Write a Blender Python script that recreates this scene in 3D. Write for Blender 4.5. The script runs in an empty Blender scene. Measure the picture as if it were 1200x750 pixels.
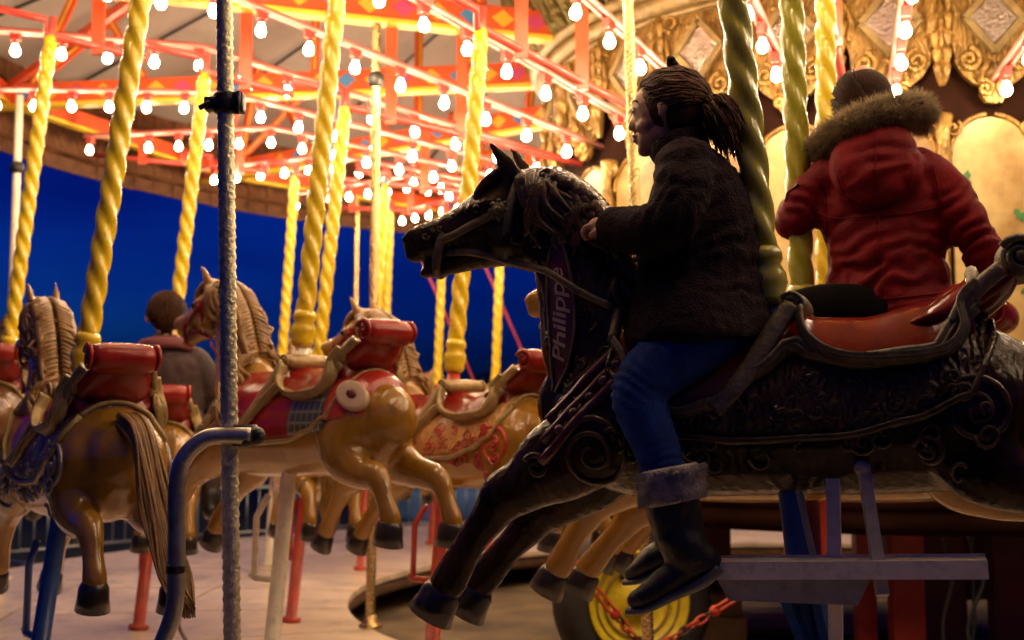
import bpy, bmesh, math, random
from mathutils import Vector, Matrix
from mathutils.bvhtree import BVHTree
random.seed(7)
R = math.radians
sc = bpy.context.scene
COL = sc.collection
E0 = 1.28            # eye height above the ground
PZ = 0.28            # platform top
CX, CY = 2.2, 7.3    # carousel axis

# ------------------------------------------------------------------ camera, sky, exposure
cam = bpy.data.cameras.new('camera'); cam_o = bpy.data.objects.new('camera', cam); COL.objects.link(cam_o)
cam_o.location = (0, 0, E0); cam_o.rotation_euler = (R(90 + 5.1), 0, 0)
cam.sensor_width = 36; cam.lens = 42; cam.clip_end = 500; cam.clip_start = 0.05
cam.dof.use_dof = True; cam.dof.focus_distance = 2.72; cam.dof.aperture_fstop = 3.4
sc.camera = cam_o
w = bpy.data.worlds.new('World'); sc.world = w; w.use_nodes = True
wn = w.node_tree.nodes; wl = w.node_tree.links
bg = wn['Background']
sky = wn.new('ShaderNodeTexSky'); sky.sky_type = 'NISHITA'; sky.sun_disc = False
sky.sun_elevation = R(1.0); sky.sun_rotation = R(325); sky.ozone_density = 4.0
tint = wn.new('ShaderNodeMix'); tint.data_type = 'RGBA'; tint.blend_type = 'MULTIPLY'; tint.inputs[0].default_value = 1
tint.inputs[7].default_value = (0.004, 0.125, 1.0, 1)
wc = wn.new('ShaderNodeTexCoord'); wz = wn.new('ShaderNodeTexNoise'); wz.inputs['Scale'].default_value = 2.2; wz.inputs['Detail'].default_value = 4
wm = wn.new('ShaderNodeMapping'); wm.inputs['Scale'].default_value = (1, 1, 4); wl.new(wc.outputs['Generated'], wm.inputs[0]); wl.new(wm.outputs[0], wz.inputs['Vector'])
wr = wn.new('ShaderNodeValToRGB'); wr.color_ramp.elements[0].position = .4; wr.color_ramp.elements[0].color = (.002,.06,.8,1); wr.color_ramp.elements[1].position = .65; wr.color_ramp.elements[1].color = (.006,.15,1.25,1)
wl.new(wz.outputs[0], wr.inputs[0]); wl.new(wr.outputs[0], tint.inputs[7])
wl.new(sky.outputs[0], tint.inputs[6]); wl.new(tint.outputs[2], bg.inputs[0])
bg.inputs[1].default_value = 0.13
sun = bpy.data.lights.new('sun', 'SUN'); sun.energy = 0.02; sun.angle = R(40); sun.color = (0.5, 0.65, 1.0)
sun_o = bpy.data.objects.new('sun', sun); COL.objects.link(sun_o); sun_o.rotation_euler = (R(50), 0, R(-20))
sc.view_settings.view_transform = 'Standard'; sc.view_settings.look = 'None'; sc.view_settings.gamma = 1
sc.view_settings.exposure = 0.0
sc.render.engine = 'CYCLES'
sc.cycles.use_denoising = True
sc.cycles.use_light_tree = True
sc.cycles.sample_clamp_indirect = 4
sc.cycles.max_bounces = 8
BULB = 190.0

# ------------------------------------------------------------------ helpers
def link(o, parent=None):
    COL.objects.link(o)
    if parent: o.parent = parent
    return o
def tag(o, label, cat, group=None):
    o['label'] = label; o['category'] = cat
    if group: o['group'] = group
    return o
def empty(name, loc=(0,0,0), rz=0.0, rot=None):
    o = bpy.data.objects.new(name, None); o.empty_display_size = .05
    o.location = loc; o.rotation_euler = rot or (0, 0, rz); COL.objects.link(o); return o
def mesh_obj(name, me, m=None, parent=None, loc=None, rot=None):
    o = bpy.data.objects.new(name, me)
    if m is not None and len(me.materials) == 0: me.materials.append(m)
    if loc is not None: o.location = loc
    if rot is not None: o.rotation_euler = rot
    return link(o, parent)
def to_mesh(bm, name='mesh', smooth=True):
    bmesh.ops.recalc_face_normals(bm, faces=bm.faces[:])
    me = bpy.data.meshes.new(name); bm.to_mesh(me); bm.free()
    if smooth:
        for p in me.polygons: p.use_smooth = True
    return me
def obj(name, bm, m, parent=None, smooth=True, loc=None, rot=None):
    return mesh_obj(name, to_mesh(bm, name, smooth), m, parent, loc, rot)
def share(name, me, parent, loc=(0,0,0), rot=(0,0,0), scale=(1,1,1)):
    o = bpy.data.objects.new(name, me); o.location = loc; o.rotation_euler = rot; o.scale = scale
    return link(o, parent)
def box(bm, x0, x1, y0, y1, z0, z1, M=None, bev=0.0):
    vs = [bm.verts.new((x, y, z)) for z in (z0, z1) for y in (y0, y1) for x in (x0, x1)]
    fs = [(0,2,3,1),(4,5,7,6),(0,1,5,4),(2,6,7,3),(0,4,6,2),(1,3,7,5)]
    F = [bm.faces.new([vs[i] for i in f]) for f in fs]
    if bev > 0:
        es = set(e for f in F for e in f.edges)
        r = bmesh.ops.bevel(bm, geom=list(es), offset=bev, segments=2, affect='EDGES', profile=.5)
        vs = list(set(v for f in r['faces'] for v in f.verts) | set(v for v in vs if v.is_valid))
    if M is not None: bmesh.ops.transform(bm, matrix=M, verts=[v for v in vs if v.is_valid])
    return vs
def cat(pts, n=5):
    """Catmull-Rom through tuples of any length"""
    if len(pts) < 3 or n <= 1: return [tuple(p) for p in pts]
    out = []
    P = [pts[0]] + list(pts) + [pts[-1]]
    for i in range(1, len(P) - 2):
        a, b, c, d = P[i-1], P[i], P[i+1], P[i+2]
        for k in range(n):
            t = k / n
            out.append(tuple(.5*((2*q) + (-p+r)*t + (2*p-5*q+4*r-s)*t*t + (-p+3*q-3*r+s)*t**3) for p, q, r, s in zip(a, b, c, d)))
    out.append(tuple(P[-2]))
    return out
def tube(bm, pts, rad, seg=10, side=(0,1,0), caps=True, closed=False, dome=False):
    """pts: list of 3-tuples; rad: number, or list of numbers or (a,b)"""
    n = len(pts); P = [Vector(p[:3]) for p in pts]
    if not isinstance(rad, list): rad = [rad]*n
    rad = [(r, r) if not isinstance(r, (tuple, list)) else r for r in rad]
    if dome and not closed:
        def cap(p0, p1, r0):
            t = (p0-p1)
            if t.length < 1e-7: return []
            t.normalize(); q = min(r0)
            return [(p0 + t*q*.5, (r0[0]*.84, r0[1]*.84)), (p0 + t*q*.85, (r0[0]*.48, r0[1]*.48)), (p0 + t*q, (r0[0]*.1, r0[1]*.1))]
        c0 = cap(P[0], P[1], rad[0]); c1 = cap(P[-1], P[-2], rad[-1])
        P = [c[0] for c in reversed(c0)] + P + [c[0] for c in c1]
        rad = [c[1] for c in reversed(c0)] + rad + [c[1] for c in c1]
        n = len(P)
    rings = []; prev = None
    for i in range(n):
        if closed: t = P[(i+1) % n] - P[i-1]
        else: t = P[min(i+1, n-1)] - P[max(i-1, 0)]
        if t.length < 1e-9: t = Vector((0,0,1))
        t.normalize()
        s0 = Vector(side) if prev is None else prev
        s = s0 - t*s0.dot(t)
        if s.length < .05:
            s = Vector((1,0,0)) - t*t.x
            if s.length < .05: s = Vector((0,0,1)) - t*t.z
        s.normalize(); prev = s if side == 'pt' or True else None
        b = t.cross(s)
        rings.append([bm.verts.new(P[i] + s*rad[i][0]*math.cos(2*math.pi*k/seg) + b*rad[i][1]*math.sin(2*math.pi*k/seg)) for k in range(seg)])
    for i in range(n if closed else n-1):
        A, B = rings[i], rings[(i+1) % n]
        for k in range(seg):
            bm.faces.new((A[k], A[(k+1) % seg], B[(k+1) % seg], B[k]))
    if caps and not closed:
        bm.faces.new(rings[0][::-1]); bm.faces.new(rings[-1])
    return rings
def bar(bm, p, q, wd, ht, up=(0,0,1)):
    """rectangular bar from p to q"""
    p, q = Vector(p), Vector(q); t = (q-p); L = t.length; t.normalize()
    s = Vector(up).cross(t)
    if s.length < .01: s = Vector((1,0,0)).cross(t)
    s.normalize(); u = t.cross(s)
    vs = [bm.verts.new(a + s*wd/2*i + u*ht/2*j) for a in (p, q) for i, j in ((-1,-1),(1,-1),(1,1),(-1,1))]
    for f in ((0,1,2,3),(7,6,5,4),(0,4,5,1),(1,5,6,2),(2,6,7,3),(3,7,4,0)): bm.faces.new([vs[i] for i in f])
def lathe(bm, prof, seg=16, M=None, caps=True):
    """prof: (r,z) list"""
    rings = []
    vs_all = []
    for r, z in prof:
        ring = [bm.verts.new((max(r, 1e-4)*math.cos(2*math.pi*k/seg), max(r, 1e-4)*math.sin(2*math.pi*k/seg), z)) for k in range(seg)]
        rings.append(ring); vs_all += ring
    for A, B in zip(rings, rings[1:]):
        for k in range(seg): bm.faces.new((A[k], A[(k+1) % seg], B[(k+1) % seg], B[k]))
    if caps: bm.faces.new(rings[0][::-1]); bm.faces.new(rings[-1])
    if M is not None: bmesh.ops.transform(bm, matrix=M, verts=vs_all)
def prism(bm, poly, t, M=None):
    """poly: (x,z) outline; thickness along +-y"""
    a = [bm.verts.new((x, -t/2, z)) for x, z in poly]; b = [bm.verts.new((x, t/2, z)) for x, z in poly]
    bm.faces.new(a); bm.faces.new(b[::-1])
    n = len(poly)
    for i in range(n): bm.faces.new((a[i], b[i], b[(i+1) % n], a[(i+1) % n]))
    if M is not None: bmesh.ops.transform(bm, matrix=M, verts=a+b)
def ball(bm, c, r, seg=12, rings=8, scale=(1,1,1)):
    res = bmesh.ops.create_uvsphere(bm, u_segments=seg, v_segments=rings, radius=1)
    bmesh.ops.transform(bm, matrix=Matrix.Translation(c) @ Matrix.Diagonal((r*scale[0], r*scale[1], r*scale[2], 1)), verts=res['verts'])
def bake(o):
    dg = bpy.context.evaluated_depsgraph_get(); dg.update()
    me = bpy.data.meshes.new_from_object(o.evaluated_get(dg), preserve_all_data_layers=False, depsgraph=dg)
    bpy.data.objects.remove(o)
    return me
def organic(chains, voxel, it=6, fac=.5, tris=None, noise=None, seg=16):
    """chains: list of lists of (x,y,z,a,b); union by voxel remesh, then smooth"""
    bm = bmesh.new()
    for ch in chains:
        side = (0,1,0); n = 5; dm = True
        if isinstance(ch, dict): side = ch.get('side', side); n = ch.get('n', n); dm = not ch.get('flat'); ch = ch['p']
        c = [p if len(p) == 5 else (p[0], p[1], p[2], p[3], p[3]) for p in ch]
        c = cat(c, n)
        tube(bm, [p[:3] for p in c], [(max(p[3], .002), max(p[4], .002)) for p in c], seg, side, dome=dm)
    me = to_mesh(bm)
    o = bpy.data.objects.new('temporary', me); COL.objects.link(o)
    m = o.modifiers.new('r', 'REMESH'); m.mode = 'VOXEL'; m.voxel_size = voxel; m.use_smooth_shade = True
    if it:
        s = o.modifiers.new('s', 'SMOOTH'); s.iterations = it; s.factor = fac
    if tris:
        d = o.modifiers.new('d', 'DECIMATE'); d.ratio = tris
    me = bake(o)
    for p in me.polygons: p.use_smooth = True
    return me
def displace(me, fn):
    """move each vertex along its normal by fn(co)"""
    ns = [v.normal.copy() for v in me.vertices]
    for v, n in zip(me.vertices, ns): v.co += n*fn(v.co)
    me.update()
from mathutils import noise as mn
def pole_xy(phi, r):
    p = R(phi); return CX - r*math.sin(p), CY - r*math.cos(p)
def pol(phi, r, h):
    """polar point about the carousel axis; h is height over the eye"""
    x, y = pole_xy(phi, r); return Vector((x, y, E0 + h))

# ------------------------------------------------------------------ materials
MATS = {}
def mat(name, col, rough=.5, metal=0.0, var=.18, vs=8.0, bump=0.0, bs=30.0, coat=0.0, carve=0.0, cs=14.0, col2=None, spec=.5, dirt=0.0):
    m = bpy.data.materials.new(name); m.use_nodes = True; nt = m.node_tree; N = nt.nodes; L = nt.links
    b = N['Principled BSDF']; b.inputs['Roughness'].default_value = rough; b.inputs['Metallic'].default_value = metal
    b.inputs['Coat Weight'].default_value = coat; b.inputs['Coat Roughness'].default_value = .12
    b.inputs['Specular IOR Level'].default_value = spec
    tc = N.new('ShaderNodeTexCoord')
    nz = N.new('ShaderNodeTexNoise'); nz.inputs['Scale'].default_value = vs; nz.inputs['Detail'].default_value = 6; nz.inputs['Roughness'].default_value = .6
    L.new(tc.outputs['Object'], nz.inputs['Vector'])
    cr = N.new('ShaderNodeValToRGB')
    c1 = tuple(c*(1-var) for c in col); c2 = tuple(min(1, c*(1+var)) for c in (col2 or col))
    cr.color_ramp.elements[0].position = .32; cr.color_ramp.elements[0].color = (*c1, 1)
    cr.color_ramp.elements[1].position = .68; cr.color_ramp.elements[1].color = (*c2, 1)
    L.new(nz.outputs[0], cr.inputs[0])
    out = cr.outputs[0]
    if dirt > 0:
        n2 = N.new('ShaderNodeTexNoise'); n2.inputs['Scale'].default_value = vs*2.7; n2.inputs['Detail'].default_value = 8; n2.inputs['Roughness'].default_value = .7
        L.new(tc.outputs['Object'], n2.inputs['Vector'])
        r2 = N.new('ShaderNodeValToRGB'); r2.color_ramp.elements[0].position = .5; r2.color_ramp.elements[0].color = (1,1,1,1)
        r2.color_ramp.elements[1].position = .72; r2.color_ramp.elements[1].color = (1-dirt, 1-dirt, 1-dirt, 1)
        L.new(n2.outputs[0], r2.inputs[0])
        mx = N.new('ShaderNodeMix'); mx.data_type = 'RGBA'; mx.blend_type = 'MULTIPLY'; mx.inputs[0].default_value = 1
        L.new(out, mx.inputs[6]); L.new(r2.outputs[0], mx.inputs[7]); out = mx.outputs[2]
    L.new(out, b.inputs['Base Color'])
    rr = N.new('ShaderNodeMapRange'); rr.inputs[3].default_value = max(.03, rough*.75); rr.inputs[4].default_value = min(1, rough*1.3)
    L.new(nz.outputs[0], rr.inputs[0]); L.new(rr.outputs[0], b.inputs['Roughness'])
    last = None
    if bump > 0:
        n3 = N.new('ShaderNodeTexNoise'); n3.inputs['Scale'].default_value = bs; n3.inputs['Detail'].default_value = 5
        L.new(tc.outputs['Object'], n3.inputs['Vector'])
        bp = N.new('ShaderNodeBump'); bp.inputs['Strength'].default_value = bump; bp.inputs['Distance'].default_value = .01
        L.new(n3.outputs[0], bp.inputs['Height']); last = bp
    if carve > 0:
        wv = N.new('ShaderNodeTexWave'); wv.inputs['Scale'].default_value = cs*.45; wv.inputs['Distortion'].default_value = 9; wv.inputs['Detail'].default_value = 2; wv.inputs['Detail Scale'].default_value = 1.3
        L.new(tc.outputs['Object'], wv.inputs['Vector'])
        b2 = N.new('ShaderNodeBump'); b2.inputs['Strength'].default_value = carve; b2.inputs['Distance'].default_value = .02
        L.new(wv.outputs['Fac'] if 'Fac' in wv.outputs else wv.outputs[1], b2.inputs['Height'])
        if last: L.new(last.outputs[0], b2.inputs['Normal'])
        last = b2
    if last: L.new(last.outputs[0], b.inputs['Normal'])
    MATS[name] = m; return m
mat('black_lacquer', (.012,.006,.0035), .2, var=.5, vs=9, bump=.2, bs=60, coat=0, carve=.12, cs=22, col2=(.035,.016,.006), spec=.2)
mat('black_carving', (.026,.014,.006), .22, var=.4, vs=14, bump=.3, bs=70, coat=0, spec=.4, col2=(.07,.038,.014))
mat('tan_lacquer', (.3,.148,.016), .2, var=.16, vs=5, bump=.08, bs=40, coat=.5, dirt=.35)
mat('pale_lacquer', (.4,.225,.05), .26, var=.16, vs=5, bump=.08, bs=40, coat=.5, dirt=.35)
mat('brown_lacquer', (.13,.055,.022), .28, var=.3, vs=7, bump=.1, bs=40, coat=.5)
mat('tan_mane', (.2,.1,.022), .4, var=.3, vs=16, bump=.3, bs=60, coat=.2)
mat('dark_mane', (.09,.05,.022), .4, var=.4, vs=16, bump=.3, bs=60, coat=.3)
mat('hoof_black', (.018,.013,.01), .3, var=.4, vs=20, coat=.4, bump=.2)
mat('red_leather', (.24,.014,.009), .18, var=.25, vs=9, bump=.1, bs=50, coat=0, spec=.4)
mat('dark_red_leather', (.17,.008,.004), .16, var=.3, vs=9, bump=.12, bs=50, coat=0, spec=.3)
mat('gold_trim', (.32,.22,.085), .42, metal=.25, var=.3, vs=25, bump=.3, bs=90, coat=.2, dirt=.4)
mat('old_gold_trim', (.15,.115,.06), .45, metal=.2, var=.4, vs=25, bump=.35, bs=90, dirt=.5)
mat('purple_cloth', (.05,.012,.045), .35, var=.4, vs=18, bump=.4, bs=60, coat=.3, carve=.3, cs=30, col2=(.2,.1,.12))
mat('dark_cloth', (.02,.01,.006), .3, var=.5, vs=18, bump=.4, bs=70, coat=0, spec=.35, carve=.6, cs=34, col2=(.09,.045,.02))
mat('ochre_cloth', (.5,.24,.05), .35, var=.3, vs=22, bump=.3, bs=70, coat=.3, carve=.3, cs=40, col2=(.55,.3,.1))
mat('red_paint', (.42,.03,.018), .3, var=.2, vs=8, bump=.05, coat=.4, dirt=.3)
mat('maroon_paint', (.1,.012,.014), .35, var=.25, vs=14, coat=.3)
mat('pale_letter', (.5,.36,.25), .4, var=.15, coat=.2)
mat('blue_paint', (.018,.075,.3), .35, var=.2, vs=12, bump=.1, coat=.2, dirt=.4)
mat('white_paint', (.85,.75,.58), .38, var=.1, vs=12, bump=.06, coat=.2, dirt=.35)
mat('grey_paint', (.38,.34,.28), .42, var=.15, vs=14, bump=.1, dirt=.4)
mat('yellow_twist', (.72,.5,.012), .26, var=.14, vs=7, bump=.05, bs=60, coat=.5, dirt=.3)
mat('olive_twist', (.42,.38,.03), .22, var=.14, vs=7, bump=.05, bs=60, coat=.6, dirt=.25)
mat('brass', (.62,.46,.2), .25, metal=.95, var=.25, vs=40, bump=.5, bs=120)
mat('rope_brass', (.8,.7,.45), .33, metal=.55, var=.3, vs=60, bump=.5, bs=150)
mat('steel', (.5,.46,.42), .33, metal=.75, var=.2, vs=25, bump=.15, bs=70, dirt=.4)
mat('dark_steel', (.035,.032,.03), .4, metal=.5, var=.4, vs=40, bump=.5, bs=80)
mat('orange_red', (.62,.075,.018), .38, var=.15, vs=6, coat=.2, dirt=.2)
mat('rail_red', (.66,.08,.06), .35, var=.15, vs=10, coat=.3)
mat('rail_pink', (.75,.3,.26), .35, var=.12, vs=10, coat=.2)
mat('yellow_edge', (.75,.45,.03), .4, var=.12, vs=8)
mat('canvas', (.4,.335,.305), .8, var=.08, vs=.9, bump=.1, bs=4, dirt=.18, spec=.2)
mat('cable', (.05,.05,.06), .5)
mat('board_wood', (.09,.034,.015), .6, var=.4, vs=5, bump=.4, bs=20, dirt=.4, col2=(.17,.07,.03), spec=.2)
mat('platform_board', (.76,.6,.46), .33, var=.2, vs=2.2, bump=.1, bs=22, coat=.2, dirt=.5)
mat('platform_edge', (.16,.09,.045), .5, var=.3, vs=10, bump=.2)
mat('ground_dirt', (.075,.05,.03), .9, var=.4, vs=2.5, bump=.6, bs=25, col2=(.13,.09,.05))
mat('grass_dark', (.02,.03,.012), .9, var=.4, vs=1.5, bump=.6, bs=20)
mat('plank', (.26,.165,.075), .7, var=.35, vs=4, bump=.4, bs=30, dirt=.4)
mat('tyre', (.02,.017,.015), .7, var=.3, vs=10, bump=.3, bs=60)
mat('rim_yellow', (.75,.58,.02), .45, var=.15, vs=9, bump=.1, dirt=.5)
mat('truck_red', (.13,.015,.012), .5, var=.35, vs=4, bump=.15, dirt=.4)
mat('post_red', (.5,.045,.015), .42, var=.2, vs=6, coat=.2, dirt=.35)
mat('panel_cream', (.36,.2,.05), .45, var=.18, vs=3.0, bump=.05, col2=(.52,.38,.16), dirt=.25)
mat('panel_orange', (.25,.11,.022), .45, var=.3, vs=2.5, col2=(.45,.28,.085), dirt=.3)
mat('spandrel', (.02,.007,.004), .9, var=.4, vs=5, spec=.03)
mat('carved_gold', (.3,.165,.038), .36, metal=.35, var=.4, vs=16, bump=.55, bs=45, carve=.35, cs=26, dirt=.5)
mat('carved_olive', (.2,.15,.045), .4, metal=.35, var=.5, vs=9, bump=.6, bs=30, carve=.6, cs=16, dirt=.5)
mat('mirror_glass', (.45,.37,.33), .18, metal=.85, var=.25, vs=60, bump=.8, bs=70)
mat('vine_green', (.04,.16,.04), .5, var=.3)
mat('skin', (.66,.36,.22), .48, var=.08, vs=20, bump=.05, bs=150, spec=.4)
mat('brown_hair', (.085,.03,.01), .6, var=.5, vs=30, bump=.4, bs=120, spec=.25)
mat('dark_hair', (.03,.011,.005), .7, var=.5, vs=30, bump=.4, bs=120, spec=.12)
mat('fleece', (.018,.008,.012), .95, var=.3, vs=24, bump=.9, bs=180, spec=.1)
mat('denim', (.014,.042,.19), .85, var=.3, vs=26, bump=.4, bs=250, spec=.15)
mat('boot_black', (.008,.007,.008), .5, var=.3, vs=14, bump=.2, bs=60)
mat('boot_sole', (.07,.08,.09), .6, var=.2)
mat('fur_grey', (.5,.42,.37), .95, var=.3, vs=40, bump=.9, bs=160, spec=.1)
mat('red_coat', (.15,.0016,.0045), .65, var=.25, vs=7, bump=.25, bs=90, spec=.15)
mat('fur_brown', (.21,.14,.065), .85, var=.4, vs=25, spec=.2, col2=(.32,.23,.13))
mat('trousers_black', (.005,.004,.004), .9, var=.3, bump=.2, spec=.03)
mat('jacket_plum', (.026,.011,.012), .8, var=.3, vs=9, bump=.4, bs=40)
mat('collar_plum', (.13,.03,.04), .75, var=.2, bump=.3, bs=60)
mat('galvanised', (.4,.42,.45), .4, metal=.7, var=.15, vs=10)
mat('tarp_blue', (.05,.14,.4), .6, var=.3, vs=4, bump=.3)
mat('leaf_dark', (.03,.045,.015), .8, var=.4, vs=2)
mat('bark', (.06,.04,.025), .9, var=.3)
mat('lens_black', (.004,.004,.004), .08, var=0)
mat('silver_trim', (.3,.28,.27), .35, metal=.5, var=.4, vs=30, bump=.3, bs=80, dirt=.5)
mat('lip', (.5,.2,.15), .4, var=.1)
mat('eye_white', (.55,.45,.35), .15, var=.1)

def mat_bulb():
    m = bpy.data.materials.new('bulb_glow'); m.use_nodes = True; N = m.node_tree.nodes
    b = N['Principled BSDF']; b.inputs['Base Color'].default_value = (1,.9,.75,1)
    b.inputs['Emission Color'].default_value = (1.0, .76, .47, 1); b.inputs['Emission Strength'].default_value = BULB
    MATS['bulb_glow'] = m
mat_bulb()
m_ = M_dim = MATS['bulb_glow'].copy(); m_.name = 'bulb_dim'; m_.node_tree.nodes['Principled BSDF'].inputs['Emission Strength'].default_value = BULB*.35; MATS['bulb_dim'] = m_
mat('bulb_dead', (.5,.42,.33), .12, var=.05)
def mat_rafter():
    """orange-red beam side with a row of blue, pink and yellow lozenges; object x runs along the beam"""
    m = bpy.data.materials.new('rafter_lozenges'); m.use_nodes = True; nt = m.node_tree; N = nt.nodes; L = nt.links
    b = N['Principled BSDF']; b.inputs['Roughness'].default_value = .38; b.inputs['Coat Weight'].default_value = .2
    tc = N.new('ShaderNodeTexCoord'); sp = N.new('ShaderNodeSeparateXYZ'); L.new(tc.outputs['Object'], sp.inputs[0])
    def math_(op, a, bb=None, c=None):
        n = N.new('ShaderNodeMath'); n.operation = op
        for i, v in enumerate((a, bb, c)):
            if v is None: continue
            if isinstance(v, (int, float)): n.inputs[i].default_value = v
            else: L.new(v, n.inputs[i])
        return n.outputs[0]
    u = math_('DIVIDE', sp.outputs[0], .19)
    fx = math_('ABSOLUTE', math_('SUBTRACT', math_('FRACT', u), .5))
    fz = math_('ABSOLUTE', math_('DIVIDE', math_('SUBTRACT', sp.outputs[2], .005), .13))
    inside = math_('LESS_THAN', math_('ADD', math_('MULTIPLY', fx, 1.15), fz), .4)
    k = math_('MODULO', math_('FLOOR', u), 4)
    cr = N.new('ShaderNodeValToRGB'); cr.color_ramp.interpolation = 'CONSTANT'
    es = cr.color_ramp.elements; es[0].position = 0; es[0].color = (.62,.38,.03,1); es[1].position = .2; es[1].color = (.55,.06,.17,1)
    e = es.new(.45); e.color = (.62,.38,.03,1); e = es.new(.7); e.color = (.06,.2,.42,1)
    L.new(math_('DIVIDE', k, 4), cr.inputs[0])
    mx = N.new('ShaderNodeMix'); mx.data_type = 'RGBA'; L.new(inside, mx.inputs[0]); mx.inputs[6].default_value = (.62,.085,.02,1); L.new(cr.outputs[0], mx.inputs[7])
    nz = N.new('ShaderNodeTexNoise'); nz.inputs['Scale'].default_value = 7; nz.inputs['Detail'].default_value = 6; L.new(tc.outputs['Object'], nz.inputs['Vector'])
    mr = N.new('ShaderNodeMapRange'); mr.inputs[3].default_value = .7; mr.inputs[4].default_value = 1.1; L.new(nz.outputs[0], mr.inputs[0])
    m2 = N.new('ShaderNodeMix'); m2.data_type = 'RGBA'; m2.blend_type = 'MULTIPLY'; m2.inputs[0].default_value = 1
    L.new(mx.outputs[2], m2.inputs[6]); L.new(mr.outputs[0], m2.inputs[7]); L.new(m2.outputs[2], b.inputs['Base Color'])
    MATS['rafter_lozenges'] = m
mat_rafter()
def mat_check(name, c1, c2, scale, line=None, rough=.35):
    """two-colour check, or tartan lines on c1 when line is set"""
    m = bpy.data.materials.new(name); m.use_nodes = True; nt = m.node_tree; N = nt.nodes; L = nt.links
    b = N['Principled BSDF']; b.inputs['Roughness'].default_value = rough; b.inputs['Coat Weight'].default_value = .3
    tc = N.new('ShaderNodeTexCoord'); sp = N.new('ShaderNodeSeparateXYZ'); L.new(tc.outputs['Object'], sp.inputs[0])
    def stripe(o):
        a = N.new('ShaderNodeMath'); a.operation = 'MULTIPLY'; L.new(o, a.inputs[0]); a.inputs[1].default_value = scale
        f = N.new('ShaderNodeMath'); f.operation = 'FRACT'; L.new(a.outputs[0], f.inputs[0])
        g = N.new('ShaderNodeMath'); g.operation = 'LESS_THAN'; L.new(f.outputs[0], g.inputs[0]); g.inputs[1].default_value = line or .5
        return g.outputs[0]
    s1, s2 = stripe(sp.outputs[0]), stripe(sp.outputs[2])
    q = N.new('ShaderNodeMath')
    if line: q.operation = 'MAXIMUM'; L.new(s1, q.inputs[0]); L.new(s2, q.inputs[1]); f = q.outputs[0]
    else:
        q.operation = 'SUBTRACT'; L.new(s1, q.inputs[0]); L.new(s2, q.inputs[1])
        a = N.new('ShaderNodeMath'); a.operation = 'ABSOLUTE'; L.new(q.outputs[0], a.inputs[0]); f = a.outputs[0]
    mx = N.new('ShaderNodeMix'); mx.data_type = 'RGBA'; L.new(f, mx.inputs[0]); mx.inputs[6].default_value = (*c1, 1); mx.inputs[7].default_value = (*c2, 1)
    L.new(mx.outputs[2], b.inputs['Base Color'])
    MATS[name] = m
mat_check('tartan_cloth', (.025,.045,.03), (.16,.17,.13), 26, line=.22)
mat_check('harlequin_cloth', (.3,.03,.015), (.5,.3,.06), 22)
M = MATS

# ------------------------------------------------------------------ ground, platform, surroundings
def disc_ring(bm, r0, r1, z, a0, a1, n, zc=None):
    A = [bm.verts.new((*pole_xy(a0 + (a1-a0)*i/n, r0), z)) for i in range(n+1)]
    B = [bm.verts.new((*pole_xy(a0 + (a1-a0)*i/n, r1), z)) for i in range(n+1)]
    for i in range(n): bm.faces.new((A[i], A[i+1], B[i+1], B[i]))
bm = bmesh.new()
box(bm, -150, 150, -60, 240, -.5, 0)
g = obj('ground', bm, M['grass_dark'], smooth=False); g['kind'] = 'structure'
bm = bmesh.new(); disc_ring(bm, .01, 3.6, .004, 0, 360, 60)
g = obj('dirt_ground', bm, M['ground_dirt'], smooth=False); g['kind'] = 'structure'

plat = empty('platform', (CX, CY, 0)); plat['kind'] = 'structure'
def board_mesh(r0, r1, da, z0=PZ-.035, z1=PZ):
    """one sector board in polar coordinates about the axis, centred on phi=0 (towards -y)"""
    bm = bmesh.new(); n = 6; top = []; bot = []
    g0 = .009
    for r, inset in ((r0+g0, g0/r0), (r1-g0, g0/r1)):
        top.append([]); bot.append([])
        for i in range(n+1):
            a = -da/2 + inset + (da - 2*inset)*i/n
            top[-1].append(bm.verts.new((-r*math.sin(a), -r*math.cos(a), z1))); bot[-1].append(bm.verts.new((-r*math.sin(a), -r*math.cos(a), z0)))
    for i in range(n):
        bm.faces.new((top[0][i], top[0][i+1], top[1][i+1], top[1][i])); bm.faces.new((bot[0][i], bot[1][i], bot[1][i+1], bot[0][i+1]))
        bm.faces.new((top[0][i], bot[0][i], bot[0][i+1], top[0][i+1])); bm.faces.new((top[1][i], top[1][i+1], bot[1][i+1], bot[1][i]))
    for j in (0, n):
        bm.faces.new((top[0][j], top[1][j], bot[1][j], bot[0][j]))
    return to_mesh(bm, 'floor_board', False)
rows = (3.15, 4.05, 4.95, 5.9); NB = 27; DA = 2*math.pi/NB
bms = [board_mesh(a, b, DA) for a, b in zip(rows, rows[1:])]
for me in bms: me.materials.append(M['platform_board'])
for k in range(NB):
    for me in bms: share('floor_board', me, plat, rot=(0, 0, -k*DA + R(6.5)))
bm = bmesh.new()   # joists / skirt below the boards
for rr in (3.2, 4.05, 4.95, 5.85):
    n = 90
    tube(bm, [(-rr*math.sin(2*math.pi*i/n), -rr*math.cos(2*math.pi*i/n), PZ-.085) for i in range(n)], (.045, .025), 6, side=(0,0,1), closed=True)
obj('frame_ring', bm, M['platform_edge'], plat)
for k in range(NB):
    bm = bmesh.new()
    a = k*DA + DA/2 + R(6.5)
    bar(bm, (-3.2*math.sin(a), -3.2*math.cos(a), PZ-.075), (-5.85*math.sin(a), -5.85*math.cos(a), PZ-.075), .07, .05)
    bar(bm, (-3.6*math.sin(a), -3.6*math.cos(a), 0), (-3.6*math.sin(a), -3.6*math.cos(a), PZ-.1), .09, .09)
    bar(bm, (-5.5*math.sin(a), -5.5*math.cos(a), 0), (-5.5*math.sin(a), -5.5*math.cos(a), PZ-.1), .09, .09)
    obj('joist', bm, M['platform_edge'], plat, smooth=False)

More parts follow.
